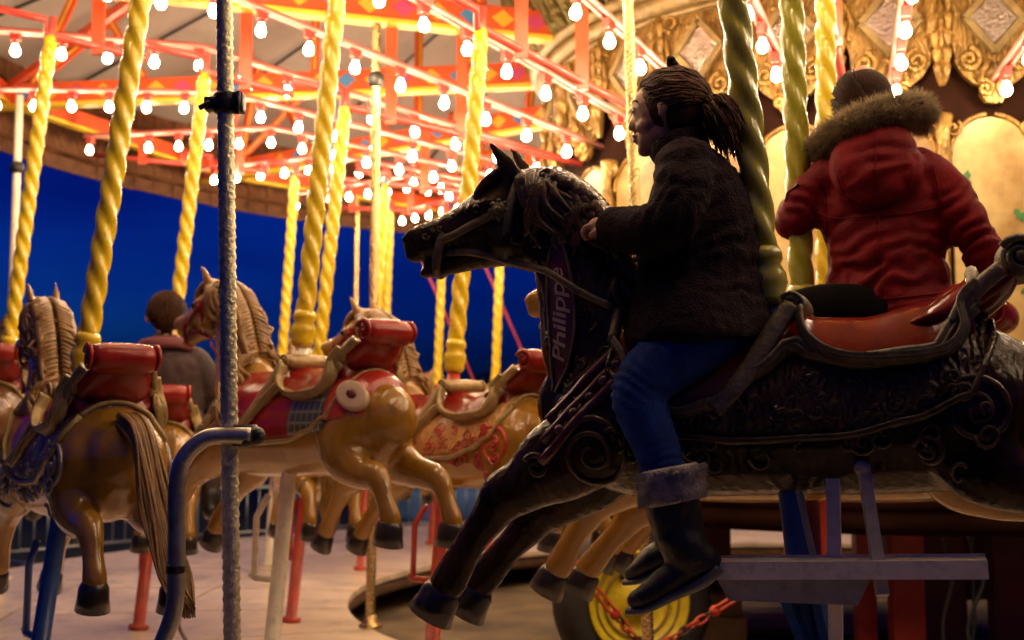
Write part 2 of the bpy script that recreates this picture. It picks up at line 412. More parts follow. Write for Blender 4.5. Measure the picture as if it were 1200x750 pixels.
# ------------------------------------------------------------------ canopy
can = empty('carousel_canopy', (CX, CY, 0)); tag(can, 'pale canvas carousel roof carried on orange beams painted with lozenges', 'canopy')
def loc_pol(phi, r, h):
    p = R(phi); return Vector((-r*math.sin(p), -r*math.cos(p), E0 + h))
PH0 = 20.0; DP = 26.0
def roof_h(r): return 2.72 + (6.2 - r)*.36
bm = bmesh.new(); NG = 28; sub = 6; nr = 12
grid = []
for i in range(NG*sub):
    a = PH0 + 13.0 + i*360/(NG*sub); f = (i % sub)/sub
    grid.append([bm.verts.new(loc_pol(a, r, roof_h(r) - .10*math.sin(math.pi*f)*math.sin(math.pi*min(1, max(0, (r-.8)/5.4))) )) for r in [.8 + 5.4*j/nr for j in range(nr+1)]])
n = len(grid)
for i in range(n):
    for j in range(nr): bm.faces.new((grid[i][j], grid[i][j+1], grid[(i+1) % n][j+1], grid[(i+1) % n][j]))
obj('canvas', bm, M['canvas'], can)
for k in range(NG):
    a = PH0 + 13.0 + k*360/NG
    bm = bmesh.new()
    tube(bm, [loc_pol(a, r, roof_h(r) - .035) for r in (1.0, 3.5, 6.1)], .012, 6)
    obj('roof_cable', bm, M['cable'], can)
raf_bm = bmesh.new(); box(raf_bm, 0, 4.1, -.03, .03, -.065, .075)
raf_me = to_mesh(raf_bm, 'rafter', False); raf_me.materials.append(M['rafter_lozenges'])
fl_bm = bmesh.new(); box(fl_bm, 0, 4.1, -.05, .05, -.095, -.067, bev=.004)
fl_me = to_mesh(fl_bm, 'flange', False); fl_me.materials.append(M['yellow_edge'])
RAF_H = 2.28
for k in range(-1, 9):
    ph = PH0 + DP*k
    p = loc_pol(ph, 1.9, RAF_H)
    rz = math.atan2(-math.cos(R(ph)), -math.sin(R(ph)))
    r_ = share('rafter', raf_me, can, p, (0, 0, rz))
    share('flange', fl_me, r_)
    for (ra, rb, dp) in ((3.55, 3.55, 0), (4.75, 5.15, 0), (2.5, 2.3, 0), (5.55, 5.0, 4.0), (5.55, 5.0, -4.0)):
        bm = bmesh.new(); bm2 = bmesh.new()
        a = loc_pol(ph, ra, RAF_H + .08); b = loc_pol(ph + dp, rb, roof_h(rb) - .1)
        bar(bm, a, b, .055, .04, up=(math.cos(R(ph)), math.sin(R(ph)), .1))
        d = Vector((-math.sin(R(ph)), -math.cos(R(ph)), 0))*.0
        off = Vector((math.cos(R(ph+90)), math.sin(R(ph+90)), 0))*.03
        bar(bm2, a + Vector((0,0,.01)) + d, b + d, .012, .06, up=(math.cos(R(ph)), math.sin(R(ph)), .1))
        q = obj('strut', bm, M['orange_red'], can, False); obj('strut_edge', bm2, M['yellow_edge'], q, False)
    bm = bmesh.new(); bm2 = bmesh.new()          # chord between rafter ends
    a, b = loc_pol(ph, 5.75, 2.29), loc_pol(ph + DP, 5.75, 2.29)
    bar(bm, a, b, .05, .11); q = obj('chord', bm, M['orange_red'], can, False); bm = bmesh.new(); bar(bm2, a + Vector((0,0,-.068)), b + Vector((0,0,-.068)), .07, .022)
    a, b = loc_pol(ph, 4.0, 2.5), loc_pol(ph + DP, 5.75, 2.34)
    bar(bm, a, b, .04, .05)
    obj('brace', bm, M['orange_red'], can, False); obj('chord_edge', bm2, M['yellow_edge'], q, False)
# rounding boards seen from inside: upright planks
rb = empty('rounding_board', (CX, CY, 0)); tag(rb, 'ring of brown upright boards hanging along the canvas roof edge', 'fascia board')
NP = 176
pb = bmesh.new(); box(pb, -.107, .107, -.012, .012, 0, .72, bev=.004); pb_me = to_mesh(pb, 'plank', False); pb_me.materials.append(M['board_wood'])
for k in range(NP):
    ph = k*360/NP
    if 205 < ph < 318: continue
    p = loc_pol(ph, 6.16 + random.uniform(-.006, .006), 2.03 + random.uniform(0, .012))
    share('plank', pb_me, rb, p, (0, 0, -R(ph)))
bm = bmesh.new()
for h in (2.16, 2.58):
    pts = [loc_pol(40 + 160*i/60, 6.12, h) for i in range(61)]
    tube(bm, pts, (.018, .03), 4, side=(0,0,1))
obj('batten', bm, M['board_wood'], rb, False)

# light strips: a double rail with sockets and bulbs, rising from the drum outwards
bb = bmesh.new(); lathe(bb, [(.006,.03),(.012,.028),(.013,.018),(.018,.008),(.0255,-.006),(.028,-.02),(.0255,-.034),(.017,-.045),(.006,-.05)], 12)
bulb_me = to_mesh(bb, 'bulb'); bulb_me.materials.append(M['bulb_glow'])
sb = bmesh.new(); box(sb, -.018, .018, -.026, .026, -.005, .045, bev=.004); lathe(sb, [(.016,-.026),(.018,-.02),(.017,-.004)], 10)
sock_me = to_mesh(sb, 'socket', False); sock_me.materials.append(M['rail_red'])
def strip_h(r): return 1.5 + (r - 1.9)*.262 if r < 4.0 else 2.05 + (r-4.0)*.02
for k in range(-1, 16):
    ph = 13.0*k
    st = empty('light_strip', pol(ph, 1.9, strip_h(1.9)))
    tag(st, 'pink and red double rail carrying bare warm bulbs out from the drum', 'light strip', 'radial light strips under the roof')
    o = pol(ph, 1.9, strip_h(1.9))
    t_ = Vector((math.cos(R(ph)), -math.sin(R(ph)), 0))*.019
    bm = bmesh.new()
    pts = [pol(ph, r, strip_h(r) + .045) - o for r in (1.85, 2.6, 3.3, 4.0, 4.8, 5.5)]
    tube(bm, [p + t_ for p in pts], .011, 8); tube(bm, [p - t_ for p in pts], .011, 8)
    obj('rail', bm, M['rail_pink'], st)
    bm = bmesh.new(); tube(bm, [p + Vector((0,0,.012)) for p in pts], .012, 8)
    hk = pts[0]; dv = (pts[0]-pts[1]).normalized()
    tube(bm, [hk, hk + dv*.06, hk + dv*.08 + Vector((0,0,-.05)), hk + dv*.05 + Vector((0,0,-.08))], .009, 8)
    obj('conduit', bm, M['rail_red'], st)
    r = 2.1
    while r < 5.5:
        p = pol(ph, r, strip_h(r)) - o
        s = share('socket', sock_me, st, p, (0, 0, -R(ph)))
        b_ = share('bulb', bulb_me, s, (random.uniform(-.004,.004), random.uniform(-.004,.004), -.045), (random.uniform(-.12,.12), random.uniform(-.12,.12), 0), (.86, .86, .86))
        q_ = random.random()
        if q_ < .12: b_.material_slots[0].link = 'OBJECT'; b_.material_slots[0].material = M['bulb_dim' if q_ > .02 else 'bulb_dead']
        r += .24
# ------------------------------------------------------------------ crankshafts
SPOKES = [19.3, 46.0, 72.5, 110.0, 136.5, 163.0]
ROWS = [4.9, 4.15, 3.4]
def crank_h(r): return 1.5 + (r-1.9)*.163
CR = .075
for si, ph in enumerate(SPOKES):
    o = pol(ph, 1.9, crank_h(1.9)); e = empty('crankshaft', o)
    tag(e, 'red crankshaft with bends from which twisted horse poles hang', 'crankshaft', 'crankshafts under the roof')
    tv = Vector((math.cos(R(ph)), -math.sin(R(ph)), 0))
    pts = []
    marks = [1.9]
    for r in reversed(ROWS):
        s = 1 if int(r*100) % 2 else -1
        for rr, k in ((r-.13, 0), (r-.13, 1), (r+.13, 1), (r+.13, 0)): pts.append((rr, k*CR, s))
    P = [pol(ph, 1.7, crank_h(1.7)) - o] + [pol(ph, r, crank_h(r) + k) - o + tv*0 for r, k, s in pts] + [pol(ph, 5.9, crank_h(5.9)) - o]
    bm = bmesh.new(); tube(bm, P, .021, 8); obj('shaft', bm, M['rail_red'], e)
    for r in (2.6, 3.0, 3.78, 4.52, 5.4):
        bm = bmesh.new()
        a = pol(ph, r, crank_h(r)) - o; bar(bm, a - Vector((0,0,.04)), a + Vector((0,0,RAF_H - .1 - crank_h(r))), .03, .06)
        obj('hanger', bm, M['orange_red'], e, False)

# ------------------------------------------------------------------ centre drum
drum = empty('centre_drum', (CX, CY, 0)); tag(drum, 'round gilded carousel centre with carved cresting and painted cream panels', 'carousel centre')
RD = 1.9; NBAY = 27; BW = 2*RD*math.tan(math.pi/NBAY)
def spiral(cx, cz, r0, turns, flip=1, a0=0.0, n=26, y=0.0):
    return [(cx + flip*r0*(1-.86*i/n)*math.cos(a0 + turns*2*math.pi*i/n), y, cz + r0*(1-.86*i/n)*math.sin(a0 + turns*2*math.pi*i/n)) for i in range(n+1)]
def arch_poly(w_, z0, z1, n=10):
    return [(-w_, z0), (w_, z0), (w_, z1 - w_)] + [(w_*math.cos(math.pi*i/n), z1 - w_ + w_*math.sin(math.pi*i/n)) for i in range(1, n)] + [(-w_, z1 - w_)]
def me_of(fn, m, smooth=True):
    bm = bmesh.new(); fn(bm); me = to_mesh(bm, 'part', smooth); me.materials.append(m); return me
hw = BW/2
panel_me = [me_of(lambda b: prism(b, arch_poly(hw - .04, E0 - .32, E0 + 1.42), .02), M[q], False) for q in ('panel_cream', 'panel_orange')]
span_me = me_of(lambda b: box(b, -hw, hw, .02, .05, E0 - .34, E0 + 2.1), M['spandrel'], False)
def pil(b):
    tube(b, [(hw, 0, E0 - .33), (hw, 0, E0 + 1.2)], .022, 8)
    tube(b, [(hw, -.02, E0 + 1.05), (hw, -.03, E0 + 1.2), (hw, -.035, E0 + 1.3), (hw, -.02, E0 + 1.42)], [.015, .04, .028, .05], 8)
    n = 14
    for s in (-1, 1):
        tube(b, [(s*(hw - .03)*math.cos(math.pi*i/n/2), -.012, E0 + 1.42 - (hw-.04) + (hw-.03)*math.sin(math.pi*i/n/2)) for i in range(n)], .012, 6)
    tube(b, spiral(hw - .045, E0 + 1.36, .04, 1.4, 1, 2.2, y=-.02), .009, 6)
    tube(b, spiral(hw + .045, E0 + 1.36, .04, 1.4, -1, 2.2, y=-.02), .009, 6)
pil_me = me_of(pil, M['carved_gold'])
def lamb_poly():
    half = [(0, 1.47), (.035, 1.475), (.06, 1.51), (.055, 1.55), (.09, 1.56), (.14, 1.6), (.175, 1.66), (.18, 1.73), (.2, 1.78), (hw-.012, 1.8), (hw-.012, 2.12)]
    return [(-x, E0 + z) for x, z in half[1:]][::-1] + [(x, E0 + z) for x, z in half]
lamb_me = me_of(lambda b: prism(b, lamb_poly(), .03, Matrix.Translation((0, -.05, 0))), M['carved_gold'], False)
DZ = E0 + 1.86
def dframe(b):
    pts = [(0, -.085, DZ - .155), (.13, -.085, DZ), (0, -.085, DZ + .155), (-.13, -.085, DZ)]
    for i in range(4): bar(b, pts[i], pts[(i+1) % 4], .03, .028, up=(0,1,0))
dfr_me = me_of(dframe, M['gold_trim'], False)
mir_me = me_of(lambda b: prism(b, [(0, DZ - .13), (.108, DZ), (0, DZ + .13), (-.108, DZ)], .014, Matrix.Translation((0, -.075, 0))), M['mirror_glass'], False)
def scr(b):
    for s in (-1, 1):
        tube(b, spiral(s*.115, E0 + 1.67, .055, 1.6, s, 1.6, y=-.08), [.017*(1 - .5*i/26) for i in range(27)], 7)
        tube(b, spiral(s*.045, E0 + 1.535, .04, 1.5, s, 1.2, y=-.08), [.013*(1 - .5*i/26) for i in range(27)], 7)
        tube(b, spiral(s*.165, E0 + 2.03, .045, 1.6, s, -1.6, y=-.08), [.014*(1 - .5*i/26) for i in range(27)], 7)
        tube(b, cat([(s*.02, -.085, E0 + 1.66), (s*.06, -.095, E0 + 1.62), (s*.07, -.09, E0 + 1.56)], 5), .012, 6)
        tube(b, cat([(s*.19, -.085, E0 + 1.95), (s*.175, -.09, E0 + 1.86), (s*.19, -.085, E0 + 1.78)], 5), .014, 6)
scr_me = me_of(scr, M['carved_gold'])
def pend(b):   # carved leaf drop between two bays
    for i, (z, w_) in enumerate(((2.0, .05), (1.92, .055), (1.84, .052), (1.76, .046), (1.68, .038), (1.61, .028))):
        for s in (-1, 1):
            tube(b, [(hw + s*.004, -.07, E0 + z + .06), (hw + s*w_*.7, -.1, E0 + z + .02), (hw + s*w_*.55, -.085, E0 + z - .05)], [.012, .022, .006], 6)
    tube(b, [(hw, -.06, E0 + 2.1), (hw, -.075, E0 + 1.55)], [.03, .016], 8)
pend_me = me_of(pend, M['carved_gold'])
cresting_me = me_of(lambda b: [tube(b, cat([(x, -.1, E0 + 2.2), (x*1.1, -.22, E0 + 2.4), (x*1.35, -.3, E0 + 2.62), (x*1.2 + .03, -.24, E0 + 2.82)], 4), [(.05, .03), (.075, .035), (.08, .04), (.08,.04), (.075, .035)][:1]*1 + [.06]*0 + [(.062, .03)]*12, 8) for x in (-.17, -.06, .06, .17)], M['carved_olive'])
leaf_bm = bmesh.new()
prism(leaf_bm, [(0,-.05),(.02,-.03),(.012,-.015),(.034,0),(.016,.01),(.02,.03),(0,.05),(-.014,.02),(-.03,.005),(-.012,-.012),(-.02,-.03)], .004)
leaf_me = to_mesh(leaf_bm, 'vine_leaf', False); leaf_me.materials.append(M['vine_green'])
for k in range(-6, 12):
    ph = 13.333*k; rz = -R(ph); p = Vector((-RD*math.sin(R(ph)), -RD*math.cos(R(ph)), 0))
    pn = share('panel', panel_me[0 if k in (0, -1, 2) else 1], drum, p, (0, 0, rz))
    share('spandrel', span_me, drum, p, (0, 0, rz)); share('pilaster', pil_me, drum, p, (0, 0, rz))
    lb = share('lambrequin', lamb_me, drum, p, (0, 0, rz))
    share('diamond_frame', dfr_me, lb); share('mirror', mir_me, lb); share('scrollwork', scr_me, lb)
    share('leaf_drop', pend_me, drum, p, (0, 0, rz)); share('cresting', cresting_me, drum, p, (0, 0, rz))
    if k in (0,):
        for (x, z, a, s) in ((-.13, 1.12, .3, 1.1), (-.15, .86, -.4, 1.0), (-.1, .5, .8, .7), (.12, .96, 2.4, .8), (.14, .62, -2, .7)):
            share('vine_leaf', leaf_me, pn, (x, -.014, E0 + z), (0, a, 0), (s, 1, s))
def ringp(r, h, n=NBAY*2, a0=-110, a1=190):
    return [loc_pol(a0 + (a1-a0)*i/n, r, h) for i in range(n+1)]
bm = bmesh.new()
for r, h, q in ((RD+.10, 2.14, (.05,.045)), (RD+.15, 2.2, (.03,.04)), (RD+.07, 2.08, (.02,.025))): tube(bm, ringp(r, h), q, 8, side=(0,0,1))
obj('cornice', bm, M['gold_trim'], drum)
bm = bmesh.new()
for r, h, q in ((RD+.03, -.34, (.05,.04)), (RD-.0, -.42, (.07,.05))): tube(bm, ringp(r, h), q, 6, side=(0,0,1))
obj('base_moulding', bm, M['spandrel'], drum)
bm = bmesh.new(); lathe(bm, [(RD-.06, E0-.43), (RD-.06, E0-.4)], 40); obj('underside', bm, M['spandrel'], drum, False)
bm = bmesh.new(); lathe(bm, [(1.7, E0+2.1), (1.8, E0+2.3), (1.5, E0+4.2)], 40); obj('upper_core', bm, M['carved_olive'], drum)

# ------------------------------------------------------------------ carousel horses
# local axes: x forward, y left, z up; z = 0 about 0.2 below the saddle seat; the pole passes through x = y = 0
BODY = [(-.535,.0,.06,.098,.12),(-.48,.0,.053,.143,.158),(-.40,.0,.045,.168,.178),(-.22,.0,.025,.158,.172),(0,.0,.02,.155,.172),(.2,.0,.02,.16,.18),(.33,.0,.03,.158,.185),(.43,.0,.05,.125,.155),(.49,.0,.06,.06,.09)]
NECK = [(.30,0,.08,.125,.17),(.385,0,.2,.1,.16),(.425,0,.30,.08,.125),(.455,0,.40,.068,.108),(.50,0,.485,.06,.088),(.56,0,.535,.055,.07)]
HEADC = [(.53,0,.50,.05,.07),(.60,0,.52,.06,.082),(.67,0,.51,.06,.078),(.74,0,.488,.049,.058),(.80,0,.472,.04,.047),(.845,0,.46,.042,.048),(.868,0,.453,.036,.042)]
JAW = [(.56,0,.45,.044,.06),(.62,0,.438,.046,.05),(.69,0,.42,.035,.036),(.76,0,.398,.027,.022),(.81,0,.386,.028,.02),(.834,0,.388,.026,.017)]
def leg_f(y, knee, cannon, fet, hoof, arm):
    return [(.36,y,-.02,.085,.105),(arm[0],y,arm[1],.072,.095),(knee[0]-.05,y,knee[1]+.028,.054,.066),(knee[0],y,knee[1],.05,.06),(knee[0]+.035,y,knee[1]-.045,.038,.046),(cannon[0],y,cannon[1],.031,.038),(fet[0],y,fet[1],.038,.044),(hoof[0],y,hoof[1],.034,.038)]
FL = leg_f(.095, (.60,-.16), (.685,-.27), (.735,-.355), (.755,-.385), (.48,-.085))
FR = leg_f(-.095, (.575,-.205), (.66,-.30), (.725,-.375), (.745,-.405), (.46,-.12))
def leg_h(y, dx=0.0, dz=0.0):
    return [(-.40,y*.9,.02,.085,.13),(-.435,y,-.07,.07,.095),(-.52+dx*.5,y,-.12,.048,.058),(-.60+dx,y,-.135+dz,.04,.048),(-.645+dx,y,-.20+dz,.029,.034),(-.675+dx,y,-.265+dz,.034,.038),(-.67+dx,y,-.29+dz,.03,.032)]
HL_ = leg_h(.10); HR_ = leg_h(-.10, -.07, -.01)
def mus(*p): return {'p': list(p), 'n': 3}
EXTRA = [mus((.30,.10,.0,.07,.11),(.40,.105,-.02,.06,.085)), mus((.30,-.10,.0,.07,.11),(.40,-.105,-.02,.06,.085)),      # shoulders
  mus((-.36,.10,.07,.07,.1),(-.46,.10,.03,.06,.1)), mus((-.36,-.10,.07,.07,.1),(-.46,-.10,.03,.06,.1)),
  mus((.65,.05,.535,.022,.018),(.70,.046,.527,.018,.015)), mus((.65,-.05,.535,.022,.018),(.70,-.046,.527,.018,.015)),   # brows
  mus((.60,.045,.455,.022,.04),(.64,.042,.45,.02,.035)), mus((.60,-.045,.455,.022,.04),(.64,-.042,.45,.02,.035)),       # cheeks
  mus((.868,.03,.478,.013,.014),(.884,.033,.462,.014,.012)), mus((.868,-.03,.478,.013,.014),(.884,-.033,.462,.014,.012)), mus((.87,0,.418,.03,.012),(.885,0,.422,.026,.011)), mus((.845,0,.377,.024,.012),(.852,0,.38,.02,.01)), # nostrils
  {'p': [(.70,.03,.50,.012,.01),(.78,.032,.47,.01,.008),(.83,.032,.452,.008,.006)], 'n': 4}, {'p': [(.70,-.03,.50,.012,.01),(.78,-.032,.47,.01,.008),(.83,-.032,.452,.008,.006)], 'n': 4},
  {'p': [(.595,.035,.585,.02,.03),(.615,.042,.63,.014,.024),(.665,.045,.695,.004,.006)], 'n': 4}, {'p': [(.595,-.035,.585,.02,.03),(.60,-.045,.63,.014,.024),(.635,-.05,.695,.004,.006)], 'n': 4}]  # ears
horse_me = organic([BODY, NECK, HEADC, JAW, FL, FR, HL_, HR_] + EXTRA, .0095, it=5, fac=.5, tris=.45)
bvh = BVHTree.FromPolygons([v.co.copy() for v in horse_me.vertices], [list(p.vertices) for p in horse_me.polygons])
def hit(x, z, s=1, off=.004):
    """point on the flank: cast sideways"""
    h = bvh.ray_cast(Vector((x, s*.6, z)), Vector((0, -s, 0)))
    if h[0] is None: return Vector((x, s*.05, z)), Vector((0, s, 0))
    return h[0] + h[1]*off, h[1]
def wrap(x, th, off=.006, zc=.03):
    """point on the barrel: cast towards the body axis; th = 0 is up, + is left"""
    d = Vector((0, math.sin(th), math.cos(th))); o = Vector((x, 0, zc)) + d*.7
    h = bvh.ray_cast(o, -d)
    return (h[0] if h[0] is not None else Vector((x, 0, zc)) + d*.17) + d*off
def ext(x):
    for a, b in zip(BODY, BODY[1:]):
        if a[0] <= x <= b[0]:
            t = (x-a[0])/(b[0]-a[0]); return a[2] + (b[2]-a[2])*t, a[3] + (b[3]-a[3])*t, a[4] + (b[4]-a[4])*t
    return .03, .15, .17
def lerp_tab(tab, x):
    if x <= tab[0][0]: return tab[0][1]
    for (a, u), (b, v) in zip(tab, tab[1:]):
        if x <= b:
            t = (x-a)/(b-a); t = t*t*(3-2*t); return u + (v-u)*t
    return tab[-1][1]
def shell(x0, x1, amax, top, off=.012, nx=34, nt=25, thick=.012, edge=None):
    """wrapped patch with thickness; amax(x) is the half angle, top(x) the height of its ridge line"""
    bm = bmesh.new(); outer = []; inner = []
    for i in range(nx+1):
        x = x0 + (x1-x0)*i/nx; A = amax(x); zc, a, b = ext(x); ro = []; ri = []
        for j in range(nt+1):
            t = -1 + 2*j/nt; th = t*A
            raise_ = max(0, top(x) - (zc + b))*max(0, math.cos(min(abs(th), math.pi/2)))**1.3
            # the ridge keeps the width of the seat
            p = Vector((x, (a + off)*math.sin(th), zc + (b + off)*math.cos(th) + raise_))
            q = Vector((x, (a - .03)*math.sin(th), zc + (b - .03)*math.cos(th)))
            ro.append(bm.verts.new(p)); ri.append(bm.verts.new(q))
        outer.append(ro); inner.append(ri)
    for i in range(nx):
        for j in range(nt):
            bm.faces.new((outer[i][j], outer[i][j+1], outer[i+1][j+1], outer[i+1][j]))
    for i in range(nx):
        for j in (0, nt): bm.faces.new((outer[i][j], outer[i+1][j], inner[i+1][j], inner[i][j]))
    for j in range(nt):
        for i in (0, nx): bm.faces.new((outer[i][j], outer[i][j+1], inner[i][j+1], inner[i][j]))
    rims = []
    for j in (0, nt): rims.append([outer[i][j].co.copy() for i in range(nx+1)])
    ends = [[v.co.copy() for v in outer[0]], [v.co.copy() for v in outer[-1]]]
    return bm, rims, ends
S_TOP = [(-.50,.36),(-.455,.345),(-.40,.29),(-.32,.247),(-.2,.222),(-.10,.225),(-.06,.245),(-.03,.235),(.04,.212),(.15,.212),(.26,.232),(.33,.27)]
S_ANG = [(-.50,R(38)),(-.40,R(44)),(-.36,R(60)),(-.2,R(58)),(-.1,R(52)),(-.06,R(48)),(.0,R(62)),(.1,R(82)),(.18,R(88)),(.26,R(76)),(.33,R(50))]
def top_f(x): return lerp_tab(S_TOP, x)
def ang_f(x): return lerp_tab(S_ANG, x)
sbm, srims, sends = shell(-.425, .33, ang_f, top_f, .016)
saddle_me = to_mesh(sbm, 'saddle')
bm = bmesh.new()
for rim in srims: tube(bm, rim, (.02, .006), 8, side=(0,0,1)); tube(bm, [p + Vector((0, (1 if p.y > 0 else -1)*.006, 0)) for p in rim], .0045, 6)
for e_ in sends: tube(bm, e_, .013, 8)
# scroll rolls of the two seat backs and the rising ribbon of the rear one
def roll(bm, x, z, r, half):
    tube(bm, [(x, half*q, z) for q in (-1, -.96, -.8, -.5, 0, .5, .8, .96, 1)], [r*q for q in (.6, .8, .94, 1, 1.02, 1, .94, .8, .6)], 16, side=(1,0,0))
    for s in (-1, 1):
        tube(bm, [(x + q[0], s*(half + .006), z + q[2]) for q in spiral(0, 0, r*.9, 1.7, 1, .5, n=24)], [r*.2*(1-.5*i/24) for i in range(25)], 6)
        ball(bm, (x, s*(half + .004), z), r*.28, 8, 6)
roll(bm, -.06, .262, .03, .1)
for s in (-1, 1):
    tube(bm, cat([(-.06, s*.112, .262), (-.035, s*.125, .225), (.0, s*.145, .165), (.05, s*.172, .09), (.10, s*.182, .035)], 5), (.022, .0075), 8, side=(1,0,0))
    tube(bm, cat([(-.075, s*.118, .25), (-.09, s*.145, .19), (-.16, s*.158, .145), (-.28, s*.165, .14), (-.37, s*.162, .155), (-.405, s*.15, .2), (-.40, s*.135, .255), (-.43, s*.12, .29)], 5), (.024, .0075), 8, side=(0,0,1))
    tube(bm, cat([(-.08, s*.127, .238), (-.09, s*.152, .19), (-.16, s*.166, .145), (-.28, s*.173, .14), (-.37, s*.17, .155), (-.405, s*.158, .2), (-.40, s*.142, .25)], 5), .0055, 6)
trim_me = to_mesh(bm, 'saddle_trim')
bm = bmesh.new(); roll(bm, -.518, .348, .046, .092)
cantle_me = to_mesh(bm, 'cantle')
bm = bmesh.new()
q_ = cat([(-.28, 0, .21, .09, .004), (-.33, 0, .222, .125, .026), (-.38, 0, .238, .125, .044), (-.43, 0, .268, .11, .046), (-.475, 0, .30, .095, .038), (-.505, 0, .325, .08, .022)], 4)
tube(bm, [p[:3] for p in q_], [(p[3], p[4]) for p in q_], 20); seat_back_me = to_mesh(bm, 'seat_back')
bm = bmesh.new()
for s in (1, -1):
    tube(bm, cat([(-.385, s*.138, .205), (-.41, s*.128, .255), (-.445, s*.115, .292), (-.48, s*.102, .322)], 4), (.018, .01), 8, side=(0,0,1))
seat_back_trim_me = to_mesh(bm, 'seat_back_trim')
C_ANG = [(-.46,R(40)),(-.42,R(84)),(-.3,R(96)),(-.15,R(104)),(.05,R(106)),(.2,R(102)),(.28,R(84)),(.34,R(60))]
cbm, crims, cends = shell(-.46, .34, lambda x: lerp_tab(C_ANG, x), lambda x: 0, .008)
cloth_me = to_mesh(cbm, 'saddle_cloth')
bm = bmesh.new()
for rim in crims: tube(bm, rim, (.01, .008), 6, side=(0,0,1))
for e_ in cends: tube(bm, e_, .008, 6)
cloth_edge_me = to_mesh(bm, 'cloth_edging')
# front flap of the cloth in a second pattern
fbm, _, _ = shell(-.40, -.18, lambda x: R(98), lambda x: 0, .0125, nx=10); flap_me = to_mesh(fbm, 'rear_flap')
rbm, _, _ = shell(-.53, -.40, lambda x: R(88), lambda x: 0, .011, nx=10); rump_me = to_mesh(rbm, 'rump_cover')
disc_mes = []
for k_, (r_, o_) in enumerate(((.062, .022), (.02, .028))):
    bm = bmesh.new(); c_, n0 = hit(-.49, .12, 1, o_); q_ = Vector((0,0,1)).rotation_difference(Vector((-.55,.8,.35)).normalized()).to_matrix().to_4x4()
    lathe(bm, [(r_*.98, -.03), (r_, -.004), (r_*.96, .004), (r_*.8, .006), (r_*.3, .007)], 24, Matrix.Translation(c_) @ q_ @ Matrix.Diagonal((1, .8, 1, 1))); disc_mes.append(to_mesh(bm, 'rosette'))
# mane: overlapping carved locks down both sides of the crest
def mane(seed=3, both=True):
    rnd = random.Random(seed); bm = bmesh.new()
    crest = cat([(.60,0,.60),(.54,0,.60),(.475,0,.565),(.415,0,.50),(.365,0,.415),(.33,0,.32),(.315,0,.245)], 6)
    tube(bm, crest, [(.02, .022)]*len(crest), 8)
    n = len(crest)
    for s in (1, -1):
        for lay in range(2):
            for i in range(0, n-2, 1):
                c = Vector(crest[i]); L = .12 + .07*rnd.random() - lay*.03
                pts = []
                for k in range(8):
                    t = k/7
                    x = c.x - .02 - t*(.035 + .02*rnd.random()) + .028*math.sin(t*6.0 + i*.7 + lay*2)*t - lay*.015
                    z = c.z + .012*(1-t) - t*L
                    q, nn = hit(x, z, s, .010 + .010*lay)
                    if z > .18 and q.y*s > .012 and k > 0: p = q
                    else: p = Vector((x, s*(.008 + .085*min(1, t*1.6)), z))
                    p.y += s*.012*math.sin(t*math.pi)
                    pts.append(p)
                tube(bm, cat([tuple(p) for p in pts], 2), [(.0155*(1-.75*(q/14)**1.5) + .002, .011*(1-.7*(q/14)) + .002) for q in range(15)], 7, side=(1,0,0))
    for s in (1, -1):   # forelock
        for j in range(3):
            tube(bm, cat([(.585, s*.012*j, .60), (.62, s*(.012+.008*j), .618), (.66, s*(.014+.012*j), .597), (.69, s*(.012+.016*j), .56), (.70-.01*j, s*(.02+.014*j), .535)], 3), [.014, .016, .017, .017, .017, .016, .015, .014, .013, .011, .009, .006, .004], 7)
    return to_mesh(bm, 'mane')
mane_me = mane()
def tail(hang, seed=5, spread=.05, n=26, back=.16, drift=0.0):
    rnd = random.Random(seed); bm = bmesh.new()
    for i in range(n):
        a = rnd.uniform(-1, 1); b = rnd.uniform(-1, 1); w_ = rnd.uniform(0, 6)
        pts = [(-.545, a*.018, .165 + b*.012), (-.60, a*.035, .165 + b*.02), (-.635 - back*.25, a*spread, .10 + b*.025), (-.65 - back*.55 + .008*math.sin(w_), a*spread*1.15 + .012*math.sin(w_), .10 - hang*.45), (-.655 - back*.85, a*spread + .02*math.sin(w_ + 1.5), .10 - hang*.8), (-.66 - back + b*.02, a*spread*.5, .10 - hang*(.95 + .1*rnd.random()))]
        c = [(p[0], p[1] - drift*(k/(4*5))**1.6, p[2]) for k, p in enumerate(cat(pts, 4))]
        tube(bm, c, [(.012 if n < 50 else .0068)*(1 - .8*(k/len(c))**2) for k in range(len(c))], 5)
    return to_mesh(bm, 'tail')
tail_me = tail(.40, 5, .035, 80, -.02)
tail_long_me = tail(.44, 9, .03, 90, .2, .1)
tail_carved_me = tail(.30, 11, .075, 34, -.03)
# hooves
def hoof(bm, c, d, r=.042, L=.065, st=1.25):
    d = Vector(d).normalized(); c = Vector(c)
    q = Vector((0,0,1)).rotation_difference(d).to_matrix().to_4x4()
    lathe(bm, [(.028, -.02), (.036, -.006), (.04, .004), (r, L*.5), (r*1.12, L), (r*.8, L*.97)], 14, Matrix.Translation(c) @ q @ Matrix.Diagonal((st, 1, 1, 1)))
hoof_mes = []
for c, d in (((.755,.095,-.385),(.55,0,-1)), ((.745,-.095,-.405),(.55,0,-1)), ((-.67,.10,-.285),(.15,0,-1)), ((-.74,-.10,-.295),(.1,0,-1))):
    bm = bmesh.new(); hoof(bm, c, d); hoof_mes.append(to_mesh(bm, 'hoof'))
